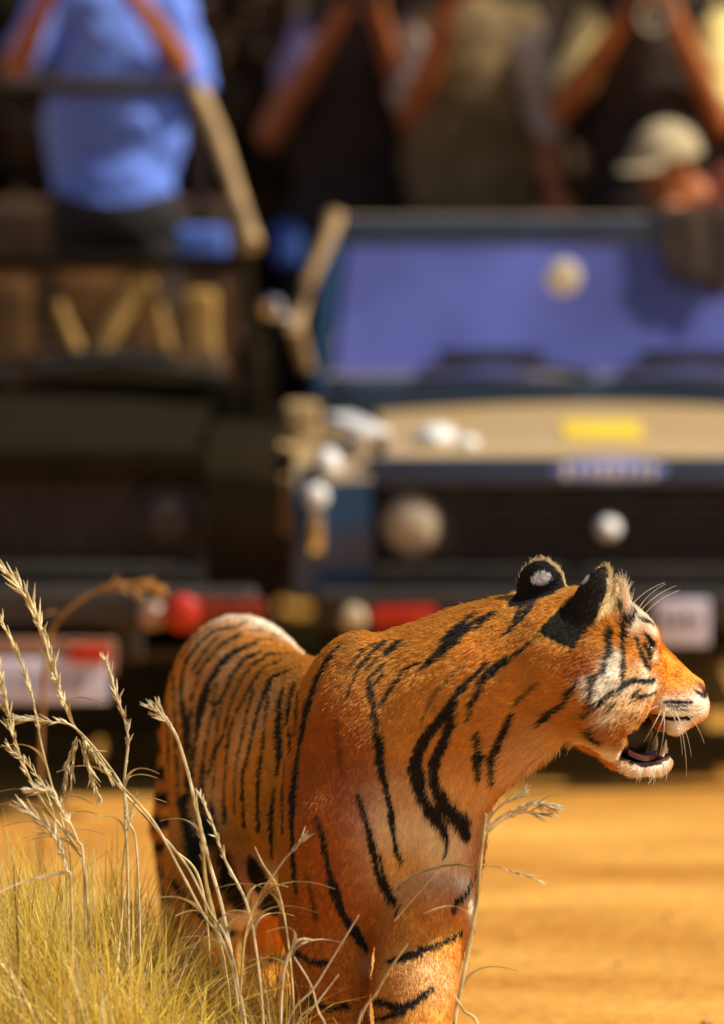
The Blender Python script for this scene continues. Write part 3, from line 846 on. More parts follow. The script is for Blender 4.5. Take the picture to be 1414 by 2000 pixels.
def tiger_prims():
    P = []
    A = lambda *t: P.append(t)
    el = lambda c, R, r, k: P.append(('e', np.array(c), R, np.array(r, float), k))
    # hindquarters, barrel, shoulders
    el(bp(0.00, 0, 0.682), BAX, (0.205, 0.148, 0.200), 0.05)
    el(bp(0.28, 0, 0.600), BAX, (0.38, 0.160, 0.205), 0.10)
    el(bp(0.60, 0, 0.595), BAX, (0.38, 0.165, 0.225), 0.10)
    A('c', bp(0.05, 0, 0.765), bp(0.75, 0, 0.775), 0.05, 0.05, 0.08)                    # spine
    el(at(668, 1500, 11.98), axes((0.12, -0.1, 1), (-0.5, -0.86, 0)), (0.10, 0.085, 0.268), 0.06)   # right shoulder blade
    el(at(840, 1470, 12.22), axes((0.12, 0.1, 1), (0.5, 0.86, 0)), (0.09, 0.10, 0.235), 0.08)   # left shoulder blade
    el(at(785, 1540, 12.02), I3, (0.130, 0.17, 0.225), 0.08)                               # chest
    el(at(868, 1590, 11.98), I3, (0.062, 0.09, 0.12), 0.06)                                # breast
    # neck
    A('c', at(775, 1440, 12.02), at(930, 1368, 11.95), 0.182, 0.152, 0.10)
    A('c', at(930, 1368, 11.95), hp(1095, 1294), 0.152, 0.120, 0.08)
    A('c', at(760, 1338, 12.08), at(1010, 1230, 11.97), 0.074, 0.058, 0.08)              # crest of the neck
    # right foreleg
    A('c', at(655, 1600, 11.93), at(636, 1800, 11.97), 0.105, 0.088, 0.07)
    A('c', at(640, 1800, 11.97), at(650, 2010, 11.90), 0.086, 0.068, 0.016)
    A('c', at(650, 2010, 11.90), at(650, 2130, 11.84), 0.067, 0.058, 0.016)
    el(at(652, 2165, 11.76), I3, (0.068, 0.095, 0.046), 0.04)
    for k in (-1.5, -0.5, 0.5, 1.5): el(at(652 + k * 32, 2180, 11.68 + abs(k) * 0.012), I3, (0.020, 0.032, 0.026), 0.012)
    # left foreleg
    A('c', at(868, 1600, 12.06), at(835, 1800, 11.97), 0.072, 0.088, 0.06)
    A('c', at(832, 1770, 11.95), at(808, 1930, 11.87), 0.090, 0.080, 0.020)
    A('c', at(808, 1930, 11.87), at(802, 2060, 11.80), 0.080, 0.066, 0.016)
    A('c', at(806, 2060, 11.80), at(806, 2140, 11.75), 0.062, 0.056, 0.03)
    el(at(810, 2178, 11.66), I3, (0.068, 0.095, 0.046), 0.04)
    for k in (-1.5, -0.5, 0.5, 1.5): el(at(810 + k * 32, 2192, 11.58 + abs(k) * 0.012), I3, (0.020, 0.032, 0.026), 0.012)
    # hind legs
    A('c', at(450, 1480, 12.81), at(424, 1690, 12.58), 0.120, 0.095, 0.08)
    A('c', at(424, 1690, 12.58), at(402, 1850, 12.78), 0.095, 0.056, 0.05)
    A('c', at(402, 1850, 12.78), at(398, 1960, 12.72), 0.058, 0.050, 0.03)
    el(at(396, 1985, 12.64), I3, (0.060, 0.09, 0.042), 0.03)
    A('c', at(545, 1480, 12.96), at(540, 1690, 12.76), 0.125, 0.095, 0.09)
    A('c', at(540, 1690, 12.76), at(530, 1830, 12.98), 0.090, 0.055, 0.05)
    A('c', at(530, 1830, 12.98), at(528, 1930, 12.92), 0.056, 0.050, 0.03)
    el(at(528, 1955, 12.84), I3, (0.060, 0.09, 0.042), 0.03)
    # tail hanging behind the right hip
    A('c', at(420, 1290, 13.08), at(345, 1420, 13.16), 0.040, 0.030, 0.05)
    A('c', at(345, 1420, 13.16), at(322, 1620, 13.18), 0.030, 0.026, 0.02)
    A('c', at(322, 1620, 13.18), at(345, 1850, 13.20), 0.026, 0.022, 0.02)
    # head
    el(hp(1150, 1268), np.stack([HF, HL, V3(0, 0, 1)], 1), (0.110, 0.112, 0.118), 0.06)
    for s in (-1, 1):
        el(hp(1212, 1262, s * 0.036), I3, (0.066, 0.066, 0.070), 0.03)                   # brow
        el(hp(1165, 1345, s * 0.062), I3, (0.085, 0.065, 0.082), 0.04)                   # cheek
        el(hp(1108, 1322, s * 0.055), I3, (0.088, 0.075, 0.098), 0.05)                   # ruff
        el(hp(1236, 1318, s * 0.050), I3, (0.048, 0.036, 0.034), 0.03)                   # cheekbone
        el(hp(1322, 1364, s * 0.026), I3, (0.044, 0.034, 0.033), 0.016)                  # lip pad
        A('c', hp(1150, 1400, s * 0.060), hp(1226, 1478, s * 0.040), 0.046, 0.026, 0.03)
        A('c', hp(1226, 1478, s * 0.040), hp(1276, 1486, s * 0.010), 0.026, 0.024, 0.02)
        A('c', hp(1168, 1392, s * 0.056), hp(1176, 1440, s * 0.050), 0.020, 0.020, 0.03)       # corner of the mouth
    A('c', hp(1222, 1262), hp(1336, 1345), 0.052, 0.033, 0.03)                           # bridge of the nose
    A('c', hp(1240, 1345), hp(1320, 1358), 0.050, 0.036, 0.02)                           # upper jaw
    el(hp(1360, 1344), I3, (0.018, 0.024, 0.018), 0.014)       # nose
    A('c', hp(1180, 1430), hp(1282, 1480), 0.040, 0.024, 0.02)                           # floor of the mouth
    el(hp(1283, 1482), I3, (0.022, 0.024, 0.026), 0.015)                                 # chin
    P.append(('f', mouth_cut, -0.006))
    for s in (-1, 1):                                                                    # hanging upper lip
        A('c', hp(1350, 1382, s * 0.022), hp(1308, 1412, s * 0.031), 0.026, 0.021, 0.016)
        A('c', hp(1340, 1372, s * 0.026), hp(1290, 1378, s * 0.038), 0.032, 0.022, 0.016)
    for s in (-1, 1):                                                                    # nostril, eye socket
        P.append(('e', hp(1374, 1354, s * 0.014), I3, np.array((0.008, 0.008, 0.005)), -0.004))
        P.append(('e', hp(1268, 1268, s * 0.060), I3, np.array((0.018, 0.020, 0.014)), -0.012))
    A('c', hp(1172, 1212, -0.055), hp(1174, 1134, -0.078), 0.030, 0.007, 0.03)             # fur in front of the ear
    P.append(ear(near_c, (0.44, 0.08, 0.89), (-0.66, -0.70, 0.20), (0.036, 0.024, 0.095)))
    P.append(ear(far_c, (-0.18, 0.2, 0.95), (-0.45, -0.86, 0.2), (0.052, 0.024, 0.062)))
    return P

# stripes: photo x, photo y, width in thousandths of a metre; traced on the hide in three dimensions
ST = [
 # neck and shoulder
 [(723,1326,6),(726,1349,9),(735,1401,12),(740,1440,14),(743,1487,14),(749,1523,13),(760,1565,10),(766,1609,9),(773,1656,9),(784,1682,6)],
 [(754,1255,12),(726,1279,10),(702,1305,8),(696,1326,6),(683,1359,4)], [(740,1256,7),(715,1268,7),(697,1290,7),(687,1305,4)],
 [(666,1262,10),(640,1292,12),(628,1315,13),(611,1358,14),(598,1404,14),(588,1455,15),(580,1511,15),(575,1562,15),(572,1610,14),(574,1680,12),(580,1740,8)],
 [(785,1253,14),(757,1276,12)], [(746,1281,5),(720,1305,5)], [(752,1297,5),(726,1320,5)], [(752,1315,5),(731,1336,5)],
 [(822,1292,8),(791,1307,8),(765,1344,8),(744,1375,5)],
 [(965,1196,8),(926,1219,15),(887,1248,26),(863,1274,18),(827,1302,8)], [(934,1196,7),(900,1224,12),(874,1245,16)],
 [(900,1302,5,.5),(864,1339,6,.5),(843,1367,8,.5),(827,1401,6,.5),(826,1419,4,.5)], [(843,1367,5,.5),(851,1388,5,.5)],
 [(955,1294,7),(921,1326,9),(890,1362,12),(864,1401,16),(835,1435,20),(819,1466,20),(813,1500,22),(819,1539,22),(838,1575,22),(861,1606,16),(874,1638,8),(871,1666,5)],
 [(887,1372,14),(882,1414,14),(864,1456,14),(848,1492,18),(848,1526,20),(866,1565,20),(895,1596,26),(912,1627,20)], [(905,1590,18),(918,1600,10)],
 [(994,1284,8),(960,1307,9),(944,1328,9),(939,1352,9),(923,1372,7),(917,1404,5)],
 [(934,1430,8),(936,1466,13),(936,1521,8)], [(1000,1396,8),(986,1430,12),(970,1466,13),(965,1492,13),(966,1526,8)], [(939,1479,7),(954,1474,7),(965,1489,8)],
 [(700,1552,6),(710,1586,8),(723,1635,10),(730,1669,12),(736,1700,14),(754,1736,16),(772,1763,14)], [(742,1668,6),(748,1700,6),(760,1733,8)], [(783,1766,6),(772,1787,5)],
 [(621,1593,6,.8),(631,1634,9),(644,1698,12),(656,1742,14),(671,1787,18),(694,1819,22),(715,1855,14)],
 [(599,1709,8,.6),(611,1751,9,.6),(617,1793,8,.6)], [(660,1406,6,.45),(661,1440,8,.45),(669,1479,9,.45),(674,1518,7,.45)],
 [(1056,1155,10),(1034,1195,18),(1012,1218,9),(991,1235,6)], [(1027,1181,12),(1009,1214,8)], [(973,1196,8),(933,1228,8)], [(1046,1250,7),(1020,1268,8),(984,1297,8),(960,1320,6)],
 [(1053,1334,6,.7),(1030,1354,6,.7),(1009,1374,5,.7)], [(1136,1326,5),(1120,1348,7),(1104,1374,8),(1075,1398,15),(1056,1412,9)],
 # left foreleg
 [(929,1700,6),(911,1736,9),(890,1760,12),(882,1778,8)], [(902,1819,6),(861,1843,9),(825,1855,17),(795,1870,15),(757,1879,5)],
 [(846,1930,5),(834,1938,8),(807,1959,11),(778,1971,17),(748,1959,15),(733,1957,12)], [(784,1977,12),(748,1989,11),(733,1989,8)],
 [(870,2070,8),(820,2085,14),(750,2090,12)], [(600,1950,10),(640,1972,14),(680,1965,10)], [(590,2060,10),(640,2080,14),(690,2070,10)], [(580,1860,9),(610,1880,12),(640,1880,8)],
 # hindquarters
 [(432,1203,4),(389,1233,5),(351,1274,5),(333,1315,6),(328,1358,6),(331,1435,6),(333,1562,6)], [(418,1222,3),(380,1252,4),(352,1290,4)],
 [(468,1226,4),(422,1233,6),(394,1256,6),(369,1287,7),(359,1320,7),(357,1363,9),(364,1409,10),(369,1485,8),(371,1562,8)],
 [(425,1249,5),(402,1274,5),(381,1307,5)], [(465,1244,6),(437,1261,7),(409,1289,6),(387,1317,5)],
 [(499,1259,6),(463,1274,8),(432,1302,9),(412,1333,9),(402,1363,14),(392,1396,14),(387,1435,7),(381,1485,6),(376,1536,6)],
 [(511,1274,6),(478,1292,7),(455,1323,7),(443,1353,6),(422,1384,6),(412,1422,6),(402,1473,6),(397,1536,7),(399,1587,6)],
 [(575,1279,6),(529,1279,8),(499,1300,8),(476,1325,7),(463,1353,7),(450,1391,7),(440,1435,7),(420,1473,6),(409,1511,6)],
 [(544,1295,6),(519,1305,7),(499,1330,8),(481,1363,7),(463,1396,7),(450,1435,7),(445,1485,7),(440,1549,7),(443,1600,7)],
 [(567,1312,5),(534,1325,7),(519,1358,8),(506,1396,8),(496,1435,8),(488,1473,9),(478,1511,9),(476,1562,8),(480,1610,8)],
 [(557,1345,6),(549,1379,10),(547,1422,10),(549,1473,10),(544,1510,8)], [(577,1338,6),(570,1371,8),(567,1409,8),(570,1460,7)], [(520,1440,5),(510,1500,7),(506,1560,8),(508,1620,8)], [(540,1540,6),(532,1600,8),(534,1670,7)],
 [(470,1222,4,.6),(485,1216,4,.6)], [(492,1232,5,.6),(515,1232,5,.6)], [(540,1220,4,.6),(570,1228,4,.6)], [(533,1243,4,.5),(550,1242,4,.5)], [(505,1253,4,.7),(530,1252,4,.7)], [(580,1262,3,.5),(596,1264,3,.5)],
 [(361,1562,10),(368,1606,14),(379,1651,14),(392,1690,14),(412,1730,12)], [(397,1561,10),(401,1606,12),(406,1651,12)], [(442,1674,14),(453,1726,18),(476,1766,18),(491,1798,14)],
 [(500,1658,14),(507,1708,20),(521,1753,26),(543,1784,14)], [(426,1780,20),(446,1816,28),(471,1831,26),(495,1827,18)], [(343,1721,14),(368,1759,18),(401,1786,18),(435,1831,14)],
 [(340,1883,18),(390,1883,20),(435,1910,18)], [(358,1973,12),(386,1953,14),(422,1964,14),(432,1980,10)], [(352,1937,7),(380,1920,8)], [(525,1874,14),(559,1872,14)], [(493,1901,26),(487,1933,22)],
 [(350,1800,4,.7),(385,1812,4,.7)], [(350,1822,4,.7),(380,1834,4,.7)],
 [(341,1290,3),(343,1340,4),(345,1420,5),(350,1500,5),(352,1570,4)], [(396,1315,3),(378,1360,4),(374,1420,5),(378,1480,4)], [(430,1330,3),(418,1370,4),(428,1400,3),(424,1470,4),(420,1540,4)], [(468,1310,3),(448,1340,3),(436,1375,4),(428,1430,4)],
 [(500,1345,3),(488,1385,4),(476,1440,5),(462,1500,5),(460,1580,5)], [(530,1350,3),(522,1400,4),(516,1450,4)], [(560,1480,4),(556,1540,5),(554,1620,5)], [(415,1560,5),(420,1620,7),(430,1660,5)], [(590,1330,3),(584,1380,4),(580,1430,3)],
 # face
 [(1222,1222,11),(1221,1258,10),(1223,1300,9),(1223,1332,8)], [(1230,1228,9),(1241,1210,8)], [(1253,1216,8),(1276,1224,9)], [(1241,1209,7),(1248,1205,6)],
 [(1279,1327,6),(1260,1330,8),(1243,1325,8),(1222,1335,9),(1199,1350,9),(1178,1369,10),(1157,1388,9),(1144,1396,6)],
 [(1197,1239,12),(1197,1266,10),(1188,1297,6),(1180,1318,4)], [(1167,1318,9),(1163,1350,9),(1159,1371,8)], [(1283,1348,5),(1268,1356,6),(1251,1358,6)], [(1249,1344,6),(1239,1358,6)],
 [(1209,1363,7),(1197,1377,7)], [(1157,1423,12),(1180,1446,12)], [(1250,1250,8),(1256,1275,10),(1264,1294,9),(1272,1305,6)], [(1266,1245,9),(1277,1260,12),(1286,1278,8)], [(1264,1262,8),(1272,1284,8)],
 [(1300,1370,5),(1325,1371,6),(1352,1373,5)], [(1360,1350,7),(1368,1356,9),(1376,1362,8)], [(1378,1338,5),(1382,1352,6)], [(1316,1385,3),(1345,1388,3)], [(1305,1378,3,.8),(1345,1380,3,.8)],
 [(1209,1199,13),(1210,1201,13)], [(1230,1178,7),(1231,1179,7)], [(1258,1197,6),(1259,1198,6)], [(1135,1165,5,.6),(1120,1180,5,.6)],
]
ORANGE, RUST, CREAM, TAN, INKB, PINK = (V3(0.70, 0.315, 0.036), V3(0.50, 0.140, 0.009), V3(0.95, 0.89, 0.76), V3(0.86, 0.62, 0.32), V3(0.012, 0.009, 0.008), V3(0.30, 0.10, 0.06))
BLOBS = [  # photo x, y, radius (m), colour, strength
 (640,1480,.12,RUST,.9),(660,1640,.12,RUST,.9),(610,1780,.10,RUST,.8),(720,1560,.05,RUST,.5),(620,1950,.10,RUST,.7),(1130,1300,.03,RUST,.8),(1155,1290,.02,RUST,.6),  # rust tones on the right shoulder and foreleg paint in their shade
 (800,1610,.085,CREAM,.7),(840,1660,.08,CREAM,.7),(790,1700,.05,TAN,.9),(880,1650,.05,CREAM,.6),(905,1720,.030,CREAM,.8),(920,1770,.030,CREAM,.8),(900,1540,.06,TAN,.6),(930,1560,.05,TAN,.7),(780,1560,.04,TAN,.6),  # pale chest and leg edge, creamed further to paint in sunlight
 (850,1900,.06,TAN,.5),(722,1890,.018,CREAM,.5),(722,1970,.016,CREAM,.5),(1000,1480,.05,TAN,.5),(1060,1440,.045,TAN,.5),
 (1200,1305,.016,CREAM,1.0),(1190,1335,.018,CREAM,1.0),(1206,1285,.013,CREAM,1.0),(1180,1350,.014,CREAM,.9),(1155,1335,.012,CREAM,.9),
 (1235,1192,.024,CREAM,1.0),(1262,1210,.020,CREAM,1.0),(1278,1232,.012,CREAM,1.0),(1243,1222,.015,CREAM,.9),
 (1256,1318,.016,CREAM,.9),(1244,1308,.014,TAN,.8),(1276,1340,.014,CREAM,.9),(1225,1345,.014,CREAM,.9),(1250,1367,.022,TAN,.9),(1215,1372,.020,TAN,.8),(1300,1386,.016,CREAM,.9),(1335,1390,.022,CREAM,.9),(1312,1420,.022,CREAM,.9),(1348,1396,.014,CREAM,.9),(1282,1283,.008,CREAM,.9),
 (1283,1490,.032,CREAM,1.0),(1290,1472,.018,CREAM,1.0),(1240,1500,.020,CREAM,.9),(1212,1480,.020,TAN,.7),(1270,1512,.02,CREAM,1.0),(1190,1395,.014,CREAM,.6),
 (420,1560,.06,TAN,.4),(400,1420,.06,TAN,.35),(470,1450,.06,TAN,.3),(520,1380,.05,TAN,.3),(440,1300,.05,TAN,.4),(360,1350,.04,TAN,.4),(850,1380,.09,V3(0.80,0.40,0.06),.6),(980,1340,.07,V3(0.80,0.40,0.06),.5),(790,1450,.05,V3(0.80,0.42,0.08),.6),(880,1830,.05,V3(0.85,0.45,0.08),.7),(820,1800,.05,V3(0.85,0.42,0.06),.7),(1100,1440,.03,TAN,.9),(1040,1470,.03,TAN,.9),(1000,1510,.03,TAN,.8),(950,1600,.03,CREAM,.8),(1150,1450,.025,TAN,.7),(1195,1475,.02,CREAM,.8),(1180,1160,.022,CREAM,.9),(1192,1190,.02,TAN,.7),(400,1800,.07,TAN,.3),(450,1205,.05,CREAM,.55),(510,1215,.05,CREAM,.6),(565,1240,.06,CREAM,.6),(595,1270,.04,CREAM,.5),(400,1250,.04,TAN,.5),  # creams on the rump top and tans under the throat paint in sunlight
 (1190,1130,.03,V3(0.88,0.76,0.42),.9),(1200,1165,.025,CREAM,.5),(1368,1380,.020,CREAM,1.0),(1374,1345,.012,PINK,1.0),(1368,1338,.010,PINK,.8),(1378,1355,.009,INKB,.9)]

def cam_point():
    return V3(0, -DC, CH)

def tiger():
    P = tiger_prims()
    V, Q = solid(P, (-0.52, -0.62, -0.01), (0.78, 1.62, 1.22), 0.0068)
    N = normals_of(V, Q)
    for _ in range(2):                                    # relax the lattice
        acc = np.zeros_like(V); cnt = np.zeros(len(V))
        for k in range(4):
            for j in (1, 3):
                np.add.at(acc, Q[:, k], V[Q[:, (k + j) % 4]]); np.add.at(cnt, Q[:, k], 1)
        V = V + 0.45 * (acc / cnt[:, None] - V)
    N = normals_of(V, Q)
    tree = BVHTree.FromPolygons([Vector(v) for v in V], [tuple(q) for q in Q.tolist()])
    cp = Vector(cam_point())
    def hit(px, py):
        d = Vector(at(px, py, 12.0)) - cp
        d.normalize()
        h = tree.ray_cast(cp, d)
        if h[0] is not None: return np.array(h[0]), True
        best = None
        for t in np.linspace(11.5, 13.4, 60):             # just past the outline: the closest place on the hide
            n = tree.find_nearest(cp + d * t)
            if n[0] is not None and (best is None or n[3] < best[1]): best = (n[0], n[3])
        return np.array(best[0]), False
    segs = []
    for s in ST:
        pts = []
        for a, b in zip(s[:-1], s[1:]):
            n = max(1, int(math.hypot(a[0] - b[0], a[1] - b[1]) / 14))
            for k in range(n):
                t = k / n
                pts.append((a[0] + (b[0] - a[0]) * t, a[1] + (b[1] - a[1]) * t, a[2] + (b[2] - a[2]) * t, a[3] if len(a) > 3 else 1.0))
        e = s[-1]
        pts.append((*e[:3], e[3] if len(e) > 3 else 1.0))
        rump = s[0][0] < 600 and s[0][1] < 1700
        segs.append([(hit(p[0], p[1])[0], p[2] * (0.00112 if rump else 0.00064) * (0.92 + 0.20 * math.sin(p[0] * 0.061 + p[1] * 0.043) + 0.12 * math.sin(p[0] * 0.15 - p[1] * 0.11)) + (0.0009 if rump else 0.0003), p[3]) for p in pts])
    blobs = [(hit(b[0], b[1])[0], b[2] * (1.3 if b[2] < 0.03 and b[3] is CREAM else 1.15 if b[3] is TAN else 1.0), b[3], b[4]) for b in BLOBS]
    back = V3(*cp)
    def pigment(p, n):
        base = np.tile(ORANGE, (len(p), 1))
        base = base * (1 + 0.16 * wob(p, 9, 0.4)[:, None] + 0.10 * wob(p, 31, 1.7)[:, None])
        s = (p - BO) @ BF; l = (p - BO) @ BR
        # pale belly, inner legs and throat
        low = np.clip((0.47 - p[:, 2]) / 0.08, 0, 1) * np.clip(-n[:, 2] + 0.1, 0, 1) * (np.abs(l) < 0.15) * (s > 0.15) * (s < 0.75)
        base = base + (CREAM - base) * low[:, None]
        for c, r, col, k in blobs:
            w = k * np.exp(-(((p - c) ** 2).sum(1)) / (r * r))
            w = np.clip(w * 1.6, 0, 1)[:, None]
            base = base * (1 - w) + col * w
        dark = np.zeros(len(p))
        q = p + np.stack([wob(p, 150, 1), wob(p, 150, 2), wob(p, 150, 3)], 1) * 0.0014
        for sg in segs:
            A = np.array([x[0] for x in sg])
            W = max(x[1] for x in sg)
            m = np.where(((q > A.min(0) - W - 0.012) & (q < A.max(0) + W + 0.012)).all(1))[0]
            if not len(m): continue
            pm = q[m]; dk = np.zeros(len(m))
            for (a, wa, ia), (b, wb, ib) in zip(sg[:-1], sg[1:]):
                ab = b - a; L2 = ab @ ab
                if L2 > 0.06 ** 2: continue               # the outline jumps to a deeper part here
                t = np.clip(((pm - a) @ ab) / max(L2, 1e-9), 0, 1)
                d = np.sqrt((((pm - a) - t[:, None] * ab) ** 2).sum(1))
                w = wa + t * (wb - wa)
                dk = np.maximum(dk, ia * np.clip((w - d) / 0.0022 + 0.5, 0, 1))
            dark[m] = np.maximum(dark[m], dk)
        # the flank and legs away from the photographer carry stripes of the same rhythm
        view = back - p; view /= np.linalg.norm(view, axis=1)[:, None]
        away = np.clip(-(n * view).sum(1) * 6 - 0.3, 0, 1)
        leg = (p[:, 2] < 0.36)
        ph = np.where(leg, p[:, 2] / 0.062, (s + 0.25 * (p[:, 2] - 0.6) ** 2) / 0.068) + 0.35 * wob(p, 7, 3)
        gen = np.clip((np.sin(ph * 2 * math.pi) - 0.35 - 0.4 * wob(p, 5, 6)) * 6, 0, 1) * away
        head = ((p - hp(1100, 1300)) @ HF) > 0.02
        dark = np.maximum(dark, np.where(head, gen * 0.5, gen))
        # tail rings
        tl = (p[:, 1] > 1.06) & (p[:, 2] < 0.66) & (p[:, 0] < -0.30)
        dark = np.where(tl, np.clip(np.sin(p[:, 2] / 0.055 * 2 * math.pi) * 4, 0, 1), dark)
        dark = np.clip(dark, 0, 1)[:, None]
        base = base * (1 - dark) + INKB * dark
        # ears: black backs with a pale spot, pale fringe inside
        for i, (c, R, r) in enumerate(EARS):
            e = (p - c) @ R
            ins = (np.abs(e[:, 0]) < r[0] * 1.12) & (e[:, 2] > -r[2] * (0.82 if i == 0 else 0.45)) & (e[:, 2] < r[2] * 1.15) & (np.abs(e[:, 1]) < r[1] * 2.2)
            nb = n @ R[:, 1]
            bl = ins & (nb > 0.05) & (e[:, 1] > -r[1] * 0.7)
            fr = ins & ~bl & (e[:, 2] > -r[2] * 0.35)
            base[bl] = INKB
            base[fr] = V3(0.74, 0.62, 0.36)
            sp = hit(1136, 1128)[0] if i == 0 else hit(1056, 1131)[0]
            w = bl & (((((p - sp) @ R) / np.array((0.016 if i == 0 else 0.022, 0.05, 0.013))) ** 2).sum(1) < 1)
            base[w] = V3(0.75, 0.72, 0.70)
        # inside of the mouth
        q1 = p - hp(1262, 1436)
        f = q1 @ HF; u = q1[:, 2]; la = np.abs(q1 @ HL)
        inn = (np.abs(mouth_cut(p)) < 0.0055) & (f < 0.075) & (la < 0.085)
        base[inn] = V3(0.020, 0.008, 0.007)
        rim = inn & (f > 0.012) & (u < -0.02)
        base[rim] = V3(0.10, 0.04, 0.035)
        return np.clip(base, 0.004, 0.95), inn
    col, inn = pigment(V, N)
    m = bpy.data.materials.new('tiger_hide')
    m.use_nodes = True
    n, l = nodes_of(m)
    b = n['Principled BSDF']
    b.inputs['Roughness'].default_value = 0.85
    b.inputs['Specular IOR Level'].default_value = 0.15
    at_ = n.new('ShaderNodeAttribute'); at_.attribute_name = 'pigment'
    l.new(at_.outputs['Color'], b.inputs['Base Color'])
    me = mesh_np('tiger', V, Q)
    ca = me.attributes.new('pigment', 'FLOAT_COLOR', 'POINT')
    ca.data.foreach_set('color', np.concatenate([col, np.ones((len(V), 1))], 1).astype(np.float32).ravel())
    T = link('tiger', me, m)
    tag(T, 'orange tiger with black stripes standing sideways on the dirt with its mouth open', 'tiger')
    # ---- fur: short hairs lying back along the body
    tri = np.concatenate([Q[:, [0, 1, 2]], Q[:, [0, 2, 3]]])
    ar = np.linalg.norm(np.cross(V[tri[:, 1]] - V[tri[:, 0]], V[tri[:, 2]] - V[tri[:, 0]]), axis=1)
    ctr = V[tri].mean(1)
    nt = N[tri].mean(1)
    vw = back - ctr; vw /= np.linalg.norm(vw, axis=1)[:, None]
    dens = np.where((nt * vw).sum(1) > -0.25, 1.0, 0.25)
    hd = ((ctr - hp(1090, 1300)) @ HF) > 0.0
    dens = dens * np.where(hd, 2.4, 1.0)
    pr = ar * dens
    NH = 330000
    f = rng.choice(len(tri), NH, p=pr / pr.sum())
    a = rng.random((NH, 2)); sw = a.sum(1) > 1; a[sw] = 1 - a[sw]
    A, B_, Cc = V[tri[f, 0]], V[tri[f, 1]], V[tri[f, 2]]
    p = A + a[:, :1] * (B_ - A) + a[:, 1:] * (Cc - A)
    nn = N[tri[f, 0]] * (1 - a.sum(1))[:, None] + N[tri[f, 1]] * a[:, :1] + N[tri[f, 2]] * a[:, 1:]
    nn /= np.linalg.norm(nn, axis=1)[:, None]
    hc, hin = pigment(p, nn)
    anchors = [  # place, direction the coat lies, length
        (hp(1360, 1350), -HF + V3(0, 0, .2), .004), (hp(1300, 1300), -HF * .8 + V3(0, 0, .5), .006), (hp(1240, 1230), -HF + V3(0, 0, .5), .009), (hp(1270, 1370, -.05), -HF + V3(0, 0, -.15), .007),
        (hp(1220, 1330, -.08), -HF + V3(0, 0, -.2), .013), (hp(1150, 1350, -.11), -HF + V3(0, 0, -.45), .032), (hp(1178, 1150, -.07), HF * .35 + V3(0, 0, 1), .042), (hp(1150, 1160), -HF + V3(0, 0, .1), .012), (hp(1280, 1500), V3(-.5, 0, -.9), .012),
        (hp(1200, 1470, -.04), -HF + V3(0, 0, -.8), .018), (hp(1090, 1430), -HF + V3(0, 0, -.9), .030), (hp(1050, 1280, -.12), -HF + V3(0, -.1, -.3), .018), (at(930, 1360, 11.8), V3(-.8, .1, -.5), .017),
        (at(800, 1400, 11.82), V3(-.6, .2, -.8), .016), (at(900, 1200, 12), V3(-1, .2, -.3), .016), (at(860, 1600, 11.85), V3(-.1, -.2, -1), .022), (at(700, 1600, 11.85), V3(-.3, .2, -1), .014),
        (at(600, 1500, 12.1), V3(-.5, .6, -.5), .014), (bp(.4, .18, .65), -BF + V3(0, 0, -.5), .014), (bp(.4, 0, .83), -BF, .015), (bp(0, .17, .7), -BF * .8 + V3(0, 0, -.7), .014), (bp(0, 0, .87), -BF, .014),
        (bp(.4, 0, .4), -BF + V3(0, 0, -.4), .028), (at(640, 1950, 11.8), V3(0, 0, -1), .010), (at(820, 1950, 11.8), V3(.1, 0, -1), .010), (at(400, 1850, 12.8), V3(0, .2, -1), .012), (at(322, 1620, 13.3), V3(0, 0, -1), .015)]
    AP = np.array([x[0] for x in anchors]); AD = np.array([x[1] / np.linalg.norm(x[1]) for x in anchors]); AL = np.array([x[2] for x in anchors])
    w = np.zeros((NH, len(anchors)))
    for k in range(len(anchors)):
        w[:, k] = 1.0 / (((p - AP[k]) ** 2).sum(1) + 0.0012) ** 2
    w /= w.sum(1)[:, None]
    d = w @ AD; L = w @ AL
    d -= nn * (d * nn).sum(1)[:, None]
    d /= np.maximum(np.linalg.norm(d, axis=1), 1e-6)[:, None]
    for i, (c, R, r) in enumerate(EARS):                  # ear hair: up along the ear
        e = (p - c) @ R
        ins = (np.abs(e[:, 0]) < r[0] * 1.12) & (e[:, 2] > -r[2] * 0.8) & (e[:, 2] < r[2] * 1.15) & (np.abs(e[:, 1]) < r[1] * 2.2)
        dd = R[:, 2] - nn * (nn @ R[:, 2])[:, None]
        d[ins] = (dd / np.maximum(np.linalg.norm(dd, axis=1), 1e-6)[:, None])[ins]
        L[ins] = np.where((nn @ R[:, 1])[ins] > 0.0, 0.007, 0.020)
    jit = rng.normal(size=(NH, 3)) * 0.14
    clump = np.stack([wob(p, 60, 4), wob(p, 60, 5), wob(p, 60, 6)], 1) * 0.20
    L = L * (0.50 + 0.65 * rng.random(NH))
    keep = ~hin
    lift = 0.38 + 0.12 * rng.random(NH)
    d1 = d + nn * lift[:, None] + jit + clump; d1 /= np.linalg.norm(d1, axis=1)[:, None]
    d2 = d + nn * 0.06 + jit * 1.3 + clump + V3(0, 0, -0.12); d2 /= np.linalg.norm(d2, axis=1)[:, None]
    p0 = p - nn * 0.0008
    p1 = p0 + d1 * (L * 0.5)[:, None]
    p2 = p1 + d2 * (L * 0.5)[:, None]
    pos = np.stack([p0, p1, p2], 1)[keep]
    hc = hc[keep] * (0.82 + 0.36 * rng.random(keep.sum()))[:, None]
    rad = np.tile(V3(0.00060, 0.00046, 0.00012), (len(pos), 1)) * np.where(L[keep] < 0.008, 0.8, 1.0)[:, None]
    fur_m = bpy.data.materials.new('tiger_fur')
    fur_m.use_nodes = True
    n, l = nodes_of(fur_m)
    n.remove(n['Principled BSDF'])
    out = n['Material Output']
